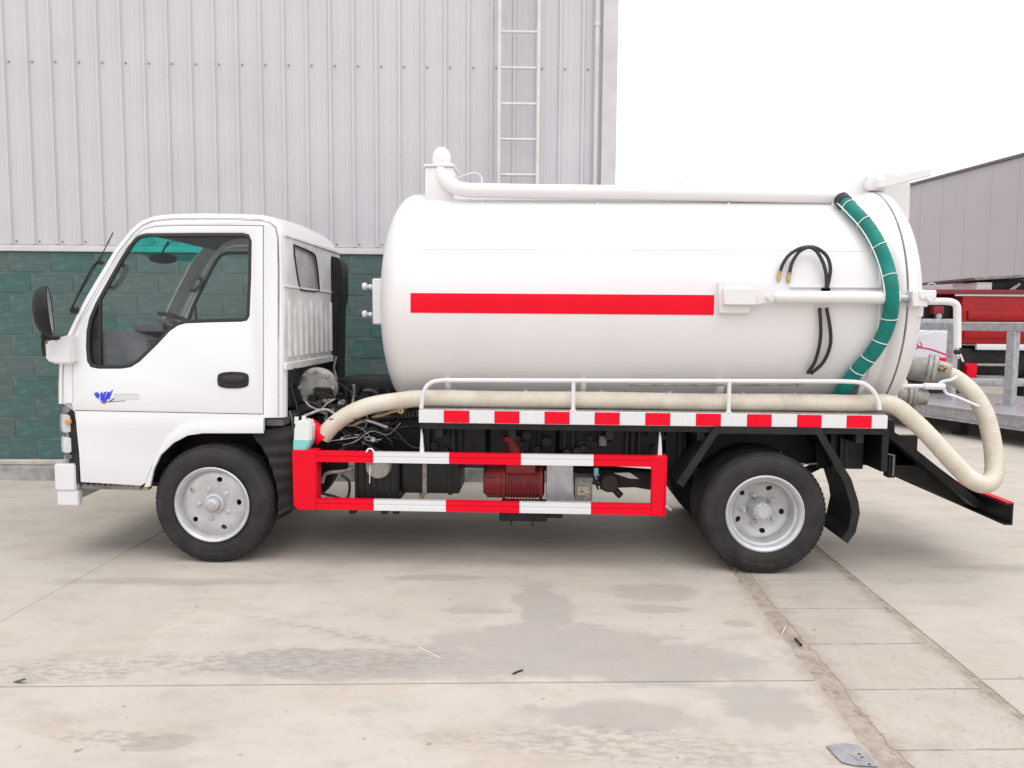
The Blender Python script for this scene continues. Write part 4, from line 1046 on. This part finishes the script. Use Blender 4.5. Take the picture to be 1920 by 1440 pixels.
# red vacuum pump: finned barrel, end cap, neck
bm = NB(); a, b = at(905, 908, .18), at(1021, 908, .18); yc = .30; zc = a.z+.0; R1 = .105
Lx = b.x-a.x
pf = [(0, 0), (0, .085), (.02, .098), (.12, .104), (.125, .118), (.14, .118), (.142, .104)]
x = .15
while x < Lx-.05: pf += [(x, .104), (x+.003, .113), (x+.010, .113), (x+.013, .104)]; x += .020
pf += [(Lx-.035, .104), (Lx-.033, .120), (Lx-.012, .120), (Lx-.01, .10), (Lx, .08), (Lx, 0)]
lathe(bm, pf, (a.x, yc, zc), 'X', 36)
for k in range(14):
    an = 2*PI*k/14; cc = Vector((a.x+.07, yc+.10*math.cos(an), zc+.10*math.sin(an))); bmesh.ops.create_cube(bm, size=1, matrix=Matrix.Translation(cc) @ Matrix.Rotation(an, 4, 'X') @ Matrix.Diagonal((.10, .018, .010, 1)))
pump = finish(bm, 'vacuum_pump', 'pump', trk)
bm = NB(); c = at(978, 872, .24); box(bm, (c.x-.10, .20, c.z-.05), (c.x+.09, .40, c.z+.03), .012, seg=2); cyl(bm, (c.x-.02, .30, c.z), (c.x-.06, .30, c.z+.16), .05, seg=18); cyl(bm, (c.x-.06, .30, c.z+.15), (c.x-.06, .30, c.z+.18), .075, seg=20); cyl(bm, (c.x+.05, .24, c.z+.02), (c.x+.05, .24, c.z+.07), .03, seg=12)
finish(bm, 'pump_manifold', 'pump', pump)
bm = NB(); a, b = at(1024, 942, .13), at(1075, 862, .13); box(bm, (a.x, .12, a.z), (b.x, .34, b.z), .012, seg=2); hb = finish(bm, 'oil_tank', 'steel', trk)
bm = NB(); a, b = at(1077, 939, .15), at(1111, 896, .15); box(bm, (a.x, .15, a.z), (b.x, .30, b.z), .004); vv = finish(bm, 'valve_box', 'oldmetal', trk)
bm = NB(); c = at(1094, 921, .14); box(bm, (c.x-.035, .138, c.z-.028), (c.x+.035, .15, c.z+.028), .004); finish(bm, 'valve_plate', 'ledge', vv)
bm = NB(); c = at(1094, 921, .13); tube(bm, spline([c+Vector((-.02, 0, -.008)), c+Vector((-.005, -.01, .014)), c+Vector((.012, -.01, -.006)), c+Vector((.04, -.005, .0))], 4), .006, 6); finish(bm, 'valve_elbow', 'brass', vv)
bm = NB(); c = at(1142, 903, .20); lathe(bm, [(-.06, 0), (-.06, .05), (-.02, .065), (.06, .062), (.06, 0)], c, 'Y', 24); cyl(bm, at(1140, 905, .18), at(1164, 930, .18), .022, seg=12); cyl(bm, at(1112, 903, .18), at(1150, 912, .18), .018, seg=10)
for k in range(5): cyl(bm, at(1110+k*9, 888, .2), at(1122+k*6, 918, .16), .007, seg=6)
finish(bm, 'power_take_off', 'black', trk)
bm = NB(); P = [at(1145, 888, .22), at(1200, 886, .22), at(1226, 892, .22), at(1226, 920, .22), at(1190, 914, .22), at(1155, 915, .22)]; prism(bm, [(p.x, p.z) for p in P], XZ, .22, .30, .004); finish(bm, 'spring_hanger', 'frame', trk)
bm = NB(); P = [at(1150, 886, .2), at(1180, 885, .2), at(1198, 897, .2), at(1180, 896, .2)]; prism(bm, [(p.x, p.z) for p in P], XZ, .18, .19); finish(bm, 'bracket_plate', 'steel', trk)
bm = NB(); c = at(1118, 882, .2); cyl(bm, c+Vector((0, 0, -.03)), c+Vector((0, 0, .015)), .016, seg=12); finish(bm, 'filter_cap', 'coolant', trk)
bm = NB(); a, b = at(936, 977, .25), at(1026, 962, .25); box(bm, (a.x, .25, a.z), (b.x, .55, b.z+.02), .004); box(bm, (b.x, .27, a.z+.02), (b.x+.10, .5, b.z+.01), .004)
for px in (958, 999): p = at(px, 980, .28); cyl(bm, p+Vector((0, 0, -.018)), p+Vector((0, 0, .02)), .005, seg=6)
finish(bm, 'pump_mount', 'frame', trk)
for px in (660, 720, 742):
    p = at(px, 962, .2); bm = NB(); box(bm, (p.x-.02, .2, p.z-.006), (p.x+.02, .3, p.z+.05), .002); finish(bm, 'mount_foot', 'frame', trk)
bx('frame_bracket', (1083, 828), (1146, 850), .24, .03, 'frame', .003)

# ---------------------------------------------------------------- engine bay behind the cab
rng = random.Random(11)
bm = NB()
box(bm, (-1.50, .50, .55), (-.85, 1.15, 1.02), .03, seg=2); box(bm, (-1.40, .60, 1.0), (-.95, 1.05, 1.12), .03, seg=2)
for k in range(34):
    x, y, z = rng.uniform(-1.50, -.80), rng.uniform(.30, .60), rng.uniform(.55, 1.05); s = rng.uniform(.02, .07)
    if rng.random() < .5: box(bm, (x-s, y-s*.6, z-s*.7), (x+s, y+s*.6, z+s*.7), .006)
    else: cyl(bm, (x, y-s, z), (x, y+s, z), s*.6, seg=12)
for k in range(6): cyl(bm, (-1.30+.07*k, .45, 1.0), (-1.30+.07*k, .45, 1.07), .022, seg=10)
finish(bm, 'engine', 'frame', trk)
bm = NB(); c = at(597, 726, .45)
lathe(bm, [(-.05, .0), (-.05, .11), (-.02, .135), (.03, .13), (.06, .10), (.10, .10), (.10, 0)], c, 'Y', 28)
for k in range(8):
    an = k*PI/4; box(bm, c+Vector((.11*math.cos(an)-.012, -.065, .11*math.sin(an)-.012)), c+Vector((.11*math.cos(an)+.012, -.04, .11*math.sin(an)+.012)), .003)
finish(bm, 'air_filter_housing', 'dull', trk)
for k, (y, m_) in enumerate(((.40, 'dull'), (.34, 'oldmetal'), (.38, 'dull'))):
    bm = NB()
    for j in range(7):
        x, z = rng.uniform(-1.48, -.95), rng.uniform(.72, 1.02); s = rng.uniform(.008, .022)
        if j % 2: cyl(bm, (x, y-.03, z), (x, y+.03, z), s, seg=10)
        else: box(bm, (x-s*2, y-.03, z-s*.6), (x+s*1.6, y+.02, z+s*.6), .003, rot=Matrix.Rotation(rng.uniform(-.6, .6), 3, 'Y'))
    finish(bm, 'engine_fitting', m_, trk)
mats_ = ['blackhose']*9+['oldmetal', 'oldmetal', 'blackhose', 'dull', 'frame']
for k in range(26):
    x0, z0_ = rng.uniform(-1.50, -1.1), rng.uniform(.68, 1.15); x1, z1_ = rng.uniform(-1.25, -.70), rng.uniform(.66, .95); y = rng.uniform(.12, .36)
    P = [Vector((x0+(x1-x0)*t, y+rng.uniform(-.04, .04), z0_+(z1_-z0_)*t+rng.uniform(-.04, .04))) for t in (0, .25, .5, .75, 1)]
    bm = NB(); tube(bm, spline(P, 5), rng.choice((.004, .006, .009, .013)) if k < 18 else .003, 7); finish(bm, 'engine_hose', mats_[k % len(mats_)], trk, ang=60)
for (P, r, m_) in (([(604, 816), (612, 826), (640, 824), (668, 820), (700, 820)], .003, 'whitetape'), ([(638, 822), (655, 816), (676, 817), (690, 826), (715, 824)], .005, 'dull'),
                   ([(543, 770), (549, 800), (545, 830), (535, 856)], .006, 'oldmetal'), ([(500, 803), (520, 798), (532, 784), (535, 765)], .005, 'dull'), ([(555, 690), (545, 720), (556, 760), (560, 790)], .008, 'blackhose'),
                   ([(572, 752), (582, 762), (600, 768), (614, 756), (628, 748)], .006, 'dull'), ([(604, 905), (612, 888), (640, 884), (660, 880)], .012, 'dull'), ([(603, 925), (625, 930), (650, 936), (655, 905), (640, 890)], .009, 'blackhose')):
    bm = NB(); tube(bm, spline([at(x, y, .20) for x, y in P], 6), r, 8); finish(bm, 'engine_hose', m_, trk, ang=60)
bm = NB(); 
for x, y, s in ((700, 824, 7), (682, 830, 4), (642, 822, 4), (615, 936, 9), (712, 848, 5), (648, 932, 4)): lathe(bm, [(-.01, 0), (-.01, s/450), (.01, s/450)], at(x, y, .16), 'Y', 10)
finish(bm, 'clip', 'steel', trk)
bm = NB()
for k in range(9): lathe(bm, [(0, .03), (.008, .042), (.016, .03)], at(735+k*7, 776+2*math.sin(k), .30), 'X', 14)
tube(bm, [at(705, 782, .3), at(800, 776, .3)], .032, 12); finish(bm, 'bellows_hose', 'blackhose', trk)
bm = NB(); tube(bm, spline([at(698, 783, .27), at(716, 780, .27), at(735, 773, .27), at(756, 769, .27)], 5), .010, 8); lathe(bm, [(-.01, .006), (-.01, .02), (.01, .02), (.01, .006)], at(752, 770, .24), 'Y', 14); finish(bm, 'pipe_union', 'brass', trk)
# air intake snorkel on the far side
bm = NB()
YS = 1.22
prf = [at(612, 486, YS), at(618, 481, YS), at(630, 481, YS), at(642, 488, YS), at(646, 500, YS), at(647, 560, YS), at(642, 578, YS), at(640, 700, YS), at(646, 745, YS), at(626, 745, YS), at(622, 690, YS), at(622, 575, YS), at(618, 520, YS), at(612, 500, YS)]
prism(bm, [(p.x, p.z) for p in prf], XZ, YS-.08, YS+.12, .016)
for px in (628, 634): box(bm, (at(px, 500, YS-.08).x-.002, YS-.088, at(px, 560, YS-.08).z), (at(px, 500, YS-.08).x+.002, YS-.079, at(px, 492, YS-.08).z))
finish(bm, 'air_intake', 'black', trk, ang=30)
bm = NB(); tube(bm, [at(606, 510, 1.3), at(608, 570, 1.3), at(614, 640, 1.3)], .016, 8); tube(bm, spline([at(620, 660, 1.2), at(630, 668, 1.15), at(626, 690, 1.1), at(632, 712, 1.0)], 5), .009, 8)
finish(bm, 'intake_bracket', 'oldmetal', trk)
# coolant bottle and red cap at the hose nose
bm = NB()
cbx = [(551, 802), (549, 846), (574, 846), (583, 828), (584, 795), (576, 786), (556, 790)]
YB = .02
P = SPb = [(at(x, y, YB).x, at(x, y, YB).z) for x, y in cbx]
prism(bm, P, XZ, YB, YB+.09, .010)
for x, y in ((556, 786), (570, 784)): c = at(x, y, YB+.045); cyl(bm, c+Vector((0, 0, -.03)), c+Vector((0, 0, .015)), .014, seg=12)
bt = finish(bm, 'coolant_bottle', 'bottle', trk)
bm = NB(); P = [(at(x, y, YB).x, at(x, y, YB).z) for x, y in [(549.6, 822), (548.6, 846.4), (574.3, 846.4), (583, 829.5), (583.4, 822)]]; prism(bm, P, XZ, YB-.002, YB+.092, .010); finish(bm, 'coolant', 'coolant', bt)

# ---------------------------------------------------------------- rear mudguard and underrun
def strip_guard(P, t, y0, y1, name, m_):
    Q = [Vector((p.x, p.z)) for p in P]; bm = NB(); nn = []
    for i in range(len(Q)):
        a = Q[max(0, i-1)]; b = Q[min(len(Q)-1, i+1)]; d = (b-a).normalized(); nn.append(Vector((-d.y, d.x)))
    for a, b, na, nb_ in zip(Q, Q[1:], nn, nn[1:]):
        prism(bm, [tuple(a), tuple(b), tuple(b+nb_*t), tuple(a+na*t)], XZ, y0, y1)
    return finish(bm, name, m_, trk, ang=25)
G1 = [at(1268, 905, .0), at(1341, 799, .0), at(1537, 801, .0), at(1596, 898, .0), at(1609, 940, .0), at(1612, 962, .0), at(1604, 998, .0), at(1589, 1019, .0)]
strip_guard(G1, -.006, .0, .46, 'rear_mudguard', 'black')
strip_guard(G1, -.048, -.004, .004, 'mudguard_lip', 'black')
G2 = [Vector((p.x, 0, p.z)) for p in G1]
bm = NB()
finish(bm, 'tmp', None); bpy.data.objects.remove(bpy.data.objects['tmp'])
strip_guard(G1, -.006, TW-.44, TW+.02, 'rear_mudguard', 'black')
bm = NB(); XB = at(1900, 965, 0).x
zb_, zt_ = at(1900, 985, 0).z, at(1900, 945, 0).z
box(bm, (XB-.012, .0, zb_), (XB, 1.66, zt_), .002); box(bm, (XB-.05, .0, zt_-.01), (XB, 1.66, zt_), .002); box(bm, (XB-.05, .0, zb_), (XB, 1.66, zb_+.01), .002)
ub = finish(bm, 'underrun_beam', 'frame', trk)
bm = NB(); box(bm, (XB-.044, .0, zt_+.001), (XB+.002, .62, zt_+.010), .002); finish(bm, 'beam_stripe', 'red', ub)
bm = NB()
q = [(2.12, .93), (2.80, .40), (2.83, .40), (2.83, .36), (2.77, .36), (2.09, .89)]
prism(bm, q, XZ, .28, .78)
for y in (.42, 1.16): prism(bm, [(2.2, .60), (2.3, .80), (2.86, .40), (2.84, .30)], XZ, y, y+.06)
box(bm, (2.08, .10, .62), (2.12, 1.5, .88), .003)
finish(bm, 'rear_frame', 'frame', trk)
bm = NB(); a, b = at(1658, 893, .30), at(1674, 850, .30); box(bm, (a.x, .25, a.z), (b.x, .32, b.z), .004); finish(bm, 'lamp_bracket', 'frame', trk)
bm = NB(); tube(bm, [at(1664, 851, .24), at(1676, 854, .24), at(1674, 892, .24)], .006, 6); finish(bm, 'bracket_edge', 'oldmetal', trk)
bm = NB(); a, b = at(1606, 832, .3), at(1618, 833, .3); tube(bm, [a, b], .007, 6); tube(bm, [at(1462, 850, .15), at(1464, 850, .15)], .01, 6); tube(bm, [at(1514, 870, .2), at(1532, 869, .2)], .005, 6); tube(bm, [at(1500, 870, .2), at(1509, 870, .2)], .008, 8); finish(bm, 'bolt', 'steel', trk)

# ---------------------------------------------------------------- rear outlets, lever
def flanged(name, p0, p1, r, m_='dull'):
    p0 = Vector(p0); p1 = Vector(p1); d = (p1-p0); L_ = d.length; bm = NB()
    lathe(bm, [(0, 0), (0, r*.8), (L_*.1, r), (L_*.45, r*1.03), (L_*.47, r*1.35), (L_*.56, r*1.35), (L_*.57, r*1.02), (L_*.58, r*1.35), (L_*.67, r*1.35), (L_*.69, r*.95), (L_, r*.8), (L_, 0)], (0, 0, 0), 'Z', 28)
    bmesh.ops.transform(bm, matrix=Matrix.Translation(p0) @ d.to_track_quat('Z', 'Y').to_matrix().to_4x4(), verts=bm.verts[:])
    for k in range(8):
        a = 2*PI*k/8; c = Vector((r*1.2*math.cos(a), r*1.2*math.sin(a), L_*.57)); q = d.to_track_quat('Z', 'Y').to_matrix()
        cyl(bm, p0+q @ (c-Vector((0, 0, L_*.13))), p0+q @ (c+Vector((0, 0, L_*.13))), r*.10, seg=6)
    return finish(bm, name, m_, trk)
vo = flanged('outlet_valve', at(1700, 688, .52), at(1782, 700, .42), .078)
bm = NB(); c = at(1768, 690, .35); 
for dx, dz in ((-.02, .0), (0, .01), (.02, .0), (.01, -.014)): cyl(bm, c+Vector((dx, -.03, dz)), c+Vector((dx, .03, dz)), .010, seg=8)
finish(bm, 'hose_coupling', 'brass', vo)
flanged('drain_valve', at(1668, 738, .5), at(1738, 746, .45), .060)
bm = NB(); P = [at(1676, 712, .28), at(1690, 696, .28), at(1701, 718, .28), at(1690, 730, .28), at(1680, 728, .28)]; prism(bm, [(p.x, p.z) for p in P], XZ, .26, .34, .004)
tube(bm, [at(1688, 724, .27), at(1735, 724, .26)], .014, 10); tube(bm, [at(1732, 724, .26), at(1770, 725, .26)], .021, 12)
tube(bm, spline([at(1768, 726, .26), at(1775, 738, .25), at(1790, 743, .24), at(1812, 752, .22), at(1835, 762, .20)], 5), .009, 10)
tube(bm, spline([at(1758, 724, .28), at(1766, 716, .28), at(1784, 712, .26), at(1795, 706, .26)], 5), .010, 8)
tube(bm, [at(1678, 740, .28), at(1676, 752, .28)], .016, 8)
finish(bm, 'valve_lever', 'white', trk)
bm = NB(); P = [at(1622, 704, .28), at(1652, 728, .28), at(1655, 745, .28), at(1620, 730, .28)]; prism(bm, [(p.x, p.z) for p in P], XZ, .26, .40, .004); finish(bm, 'tank_foot', 'tank', trk)
bm = NB(); tube(bm, spline([at(1718, 638, .45), at(1722, 650, .4), at(1745, 655, .5), at(1782, 668, .7)], 5), .007, 7); tube(bm, spline([at(1716, 655, .45), at(1728, 648, .4), at(1724, 640, .42)], 4), .004, 6); finish(bm, 'cord', 'pinkwire', trk)

# ================================================================== SUCTION HOSE lying on the walkway
hz = .985+.052
HP = [at(606, 818, .16), at(625, 797, .15), at(655, 776, .14), at(695, 760, .13), at(750, 751, .12)]
HP = [Vector(p) for p in HP]+[Vector((x, .105, hz+.002*math.sin(x*5))) for x in (-.70, -.2, .4, 1.0, 1.55, 1.9)]
HP += [at(1668, 757, .10), at(1712, 788, .08), at(1752, 828, .05), at(1790, 870, .02), at(1822, 900, .0), at(1848, 908, .03), at(1863, 892, .10), at(1864, 858, .16), at(1857, 812, .20), at(1845, 772, .25), at(1822, 735, .32), at(1790, 708, .40), at(1768, 702, .44)]
HS = resample(spline(HP, 12), .0034)
bm = NB(); tube(bm, HS, .052, 20, rf=lambda i: .0525+.0016*math.cos(i*2*PI/4))
sh = tag(empty('suction_hose', (0, 0, 0)), 'cream ribbed suction hose lying along the walkway of the tanker truck and looping behind it', 'hose')
finish(bm, 'hose_body', 'hose', sh, ang=80)
bm = NB()
d = (HS[0]-HS[12]).normalized(); p0 = HS[14]; 
lathe(bm, [(0, .050), (.0, .062), (.014, .064), (.030, .060), (.045, .058), (.15, .036), (.155, .0)], (0, 0, 0), 'Z', 24)
dd = (at(574, 788, .16)-at(604, 822, .16)).normalized()
bmesh.ops.transform(bm, matrix=Matrix.Translation(at(607, 824, .16)) @ dd.to_track_quat('Z', 'Y').to_matrix().to_4x4(), verts=bm.verts[:])
finish(bm, 'end_cap', 'red', sh)

# ================================================================== STEEL PLATFORM with rail (right)
pA, pB = gnd(1725, 800, .05), gnd(1920, 832, .05)
ang = math.atan2((pB-pA).y, (pB-pA).x)
pf_ = tag(empty('steel_platform', (pA.x, pA.y, 0), ang), 'low grey steel platform with thick square handrail posts behind the truck', 'platform')
LP = (pB-pA).length
ux = Vector((math.cos(ang), math.sin(ang), 0)); vx = Vector((-math.sin(ang), math.cos(ang), 0))
def loc_(p): d = p-Vector((pA.x, pA.y, 0)); return d.dot(ux), d.dot(vx), d.z
zt = .40
bm = NB(); box(bm, (-2.0, .02, zt-.02), (LP+3, 2.4, zt), .003); finish(bm, 'deck', 'steel', pf_)
bm = NB(); box(bm, (-2.0, 0, zt-.19), (LP+3, .018, zt-.001), .003); box(bm, (-2, -.05, zt-.19), (LP+3, -.001, zt-.17), .002); box(bm, (-2, -.05, zt-.022), (LP+3, -.001, zt-.002), .002); finish(bm, 'edge_beam', 'steel', pf_)
for u in (-1.2, .4, 2.0, 3.6):
    bm = NB(); box(bm, (u, .15, 0), (u+.14, .3, zt-.022), .004); finish(bm, 'foot', 'frame', pf_); bm = NB(); box(bm, (u, 2.0, 0), (u+.14, 2.15, zt-.022), .004); finish(bm, 'foot', 'frame', pf_)
nrm_ = vx
v1 = .9
def onrail(px, py): p = onplane(px, py, Vector((pA.x, pA.y, 0))+vx*v1, vx); return loc_(p)
u1 = onrail(1783, 700)[0]; u2 = onrail(1896, 700)[0]; zr_ = onrail(1840, 612)[2]
for u in (u1, u2, 2*u2-u1, 2*u1-u2):
    bm = NB(); box(bm, (u-.065, v1-.05, zt+.002), (u+.065, v1+.05, zr_-.065), .006); box(bm, (u-.15, v1-.10, zt+.0015), (u+.15, v1+.10, zt+.012), .003)
    for s in (-1, 1): cyl(bm, (u+s*.11, v1-.07, zt+.01), (u+s*.11, v1-.07, zt+.03), .016, seg=6)
    finish(bm, 'post', 'steel', pf_)
bm = NB(); box(bm, (2*u1-u2-.2, v1-.05, zr_-.064), (2*u2-u1+.3, v1+.05, zr_+.06), .008); finish(bm, 'top_rail', 'steel', pf_)

# ================================================================== RED TRUCK and white vehicle beyond
YT = 9.0
rtk = tag(empty('red_truck', (at(1850, 725, YT).x, YT, 0)), 'glossy red truck body with black machinery on top, parked far behind the steel platform', 'truck')
O_ = Vector(rtk.location)
def b3(name, p0, p1, y, dy, m_, bev=.02, parent=rtk, cls=None):
    a, b = at(p0[0], p1[1], YT), at(p1[0], p0[1], YT); bm = NB(); box(bm, Vector((a.x, y, a.z))-O_, Vector((b.x, y+dy, b.z))-O_, bev, seg=2); return finish(bm, name, m_, parent)
body = b3('body', (1800, 556), (2300, 646), YT, 2.2, 'farred', .06)
b3('body_rail', (1736, 546), (2300, 551), YT-.05, 2.3, 'pump', .01); b3('trim_line', (1790, 552.5), (2300, 555), YT-.02, .03, 'whitetape', .004)
b3('swage', (1812, 585), (2300, 600), YT-.05, .08, 'farred', .03); b3('swage', (1806, 612), (2300, 634), YT-.03, .05, 'farred', .02)
b3('side_tube', (1828, 649), (2300, 656), YT-.06, .07, 'whitetape', .02)
b3('underbody', (1800, 657), (2300, 706), YT+.1, 1.9, 'frame', .02)
b3('lamp_box', (1811, 681), (1832, 712), YT-.02, .2, 'red', .02); b3('mud_rail', (1812, 682), (1890, 686), YT-.01, .05, 'dull', .01)
b3('bumper', (1815, 713), (2300, 723), YT-.10, .12, 'steel', .02); b3('step', (1828, 704), (1878, 709), YT-.05, .08, 'oldmetal', .01)
for cx in (1780+190, 1830+420):
    c = at(cx, 700, YT)-O_; bm = NB(); lathe(bm, [(0, 0), (0, .3), (.02, .45), (.25, .45), (.27, .3), (.27, 0)], (c.x, .0, .46), 'Y', 32); finish(bm, 'wheel', 'rubber', rtk)
bm = NB(); c0, c1 = at(1745, 700, YT)-O_, at(1812, 700, YT)-O_; lathe(bm, [(0, 0), (0, .3), (.02, .45), (.3, .45), (.3, 0)], ((c0.x+c1.x)/2, .4, .46), 'Y', 32); finish(bm, 'wheel', 'rubber', rtk)
b3('chassis', (1735, 655), (1815, 690), YT+.2, 1.6, 'frame')
# equipment above
bm = NB()
P = [at(1820, 521, YT), at(2300, 492, YT), at(2300, 500, YT), at(1822, 526, YT)]
prism(bm, [(p.x-O_.x, p.z) for p in P], XZ, -.1, 1.9, .01); finish(bm, 'canopy', 'oldmetal', rtk)
b3('white_box', (1831, 529), (1861, 545), YT, .8, 'shadedwhite', .02); b3('black_box', (1863, 526), (2200, 545), YT+.1, .9, 'frame', .02)
bm = NB(); 
for a, b in (((1900, 543), (1912, 532)), ((1893, 545), (1905, 536))): tube(bm, [at(*a, YT-.02)-O_, at(*b, YT-.02)-O_], .02, 6)
finish(bm, 'strut', 'dull', rtk)
b3('cab_window_frame', (1727, 562), (1797, 608), YT+.2, .5, 'frame'); b3('lantern', (1752, 574), (1772, 590), YT+.02, .2, 'pump', .02)
bm = NB(); c = at(1762, 593, YT)-O_; lathe(bm, [(0, 0), (0, .05), (.05, .05)], (c.x, .02, c.z), 'Y', 14); finish(bm, 'reflector', 'steel', rtk)
b3('grey_shelf', (1725, 598), (1796, 606), YT-.1, .3, 'steel', .01)
wv = tag(empty('white_car', (at(1750, 725, 8.0).x, 8.0, 0)), 'rounded white car bonnet glimpsed between the tanker rear and the platform post', 'car')
O2 = Vector(wv.location)
bm = NB(); P = [at(1690, 700, 8.), at(1700, 640, 8.), at(1722, 624, 8.), at(1752, 616, 8.), at(1786, 619, 8.), at(1800, 640, 8.), at(1803, 668, 8.), at(1800, 700, 8.)]
prism(bm, [(p.x-O2.x, p.z) for p in P], XZ, 0, 1.5, .05); finish(bm, 'bonnet', 'whitetape', wv)
bm = NB(); a, b = at(1690, 705, 8.)-O2, at(1800, 672, 8.)-O2; box(bm, (a.x, -.02, a.z), (b.x, .1, b.z), .03, seg=2); finish(bm, 'bumper', 'frame', wv)
for px in (1715, 1790):
    c = at(px, 700, 8.)-O2; bm = NB(); lathe(bm, [(0, 0), (0, .2), (.02, .32), (.22, .32), (.22, 0)], (c.x, .15, .33), 'Y', 28); finish(bm, 'wheel', 'rubber', wv)
bm = NB(); c = at(1762, 676, 8.)-O2; box(bm, (c.x-.1, -.05, c.z-.05), (c.x+.1, .0, c.z+.05), .02); finish(bm, 'tail_light', 'red', wv)

# ================================================================== things on the ground
def flat(name, P, th, m_, label, cat, lift=.0, tilt=0):
    Q = [gnd(x, y) for x, y in P]; c = sum(Q, Vector())/len(Q); bm = NB()
    prism(bm, [(q.x-c.x, q.y-c.y) for q in Q], lambda u, v, w: Vector((u, v, w+lift+tilt*v)), 0, th, th*.25)
    o = finish(bm, name, m_, None); o.location = (c.x, c.y, 0.0); return tag(o, label, cat)
pl_ = flat('metal_plate', [(1549, 1402), (1584, 1396), (1612, 1402), (1648, 1440), (1604, 1438), (1578, 1432)], .004, 'steel', 'torn bluish sheet metal offcut lying at the edge of the drain strip', 'metal plate', .004, .0)
bm = NB()
for x, y in ((1611, 1418), (1616, 1424), (1630, 1437)):
    q = gnd(x, y)-Vector(pl_.location); cyl(bm, (q.x, q.y, .008), (q.x, q.y, .0086), .005, seg=10)
finish(bm, 'bolt_hole', 'seal', pl_)
bm = NB(); q = [gnd(1566, 1400)-pl_.location, gnd(1612, 1430)-pl_.location]; box(bm, (0, 0, 0), (.001, .001, .001)); tube(bm, [q[0]+Vector((0, 0, .009)), q[1]+Vector((0, 0, .009))], .004, 6); finish(bm, 'fold', 'steel', pl_)
def stick(name, a, b, r, m_, label, cat):
    A_, B_ = gnd(*a), gnd(*b); c = (A_+B_)/2; bm = NB(); tube(bm, [A_-c+Vector((0, 0, r)), Vector((0, .002, r*1.3)), B_-c+Vector((0, 0, r))], r, 7); o = finish(bm, name, m_); o.location = c; return tag(o, label, cat)
stick('rubber_scrap', (1491, 1200), (1502, 1212), .006, 'seal', 'short dark scrap lying on the patched drain strip', 'scrap')
stick('twig', (962, 1265), (980, 1258), .004, 'seal', 'short dark twig lying on the grey stain near the long joint', 'twig')
stick('cable_offcut', (785, 1214), (825, 1234), .0016, 'tie', 'thin white plastic offcut lying at the edge of the grey stain', 'offcut')
stick('white_shaving', (1466, 1190), (1474, 1175), .0018, 'tie', 'tiny white shaving beside the crumbled edge of the drain strip', 'offcut')
bm = NB(); A_ = gnd(38, 1281); 
for sgn in (0,):
    P = [(-.035, .006), (-.015, .016), (.01, .012), (.034, -.010), (.014, -.008), (-.012, -.003)]
    prism(bm, P, lambda u, v, w: Vector((u, v, w+.01*math.sin(u*40)+.011)), 0, .0015)
lf = finish(bm, 'leaf', mat('dark_green_leaf', (.03, .09, .035), .5, var=.3)); lf.location = (A_.x, A_.y, 0); tag(lf, 'single dark green leaf lying on the concrete by the long joint', 'leaf')
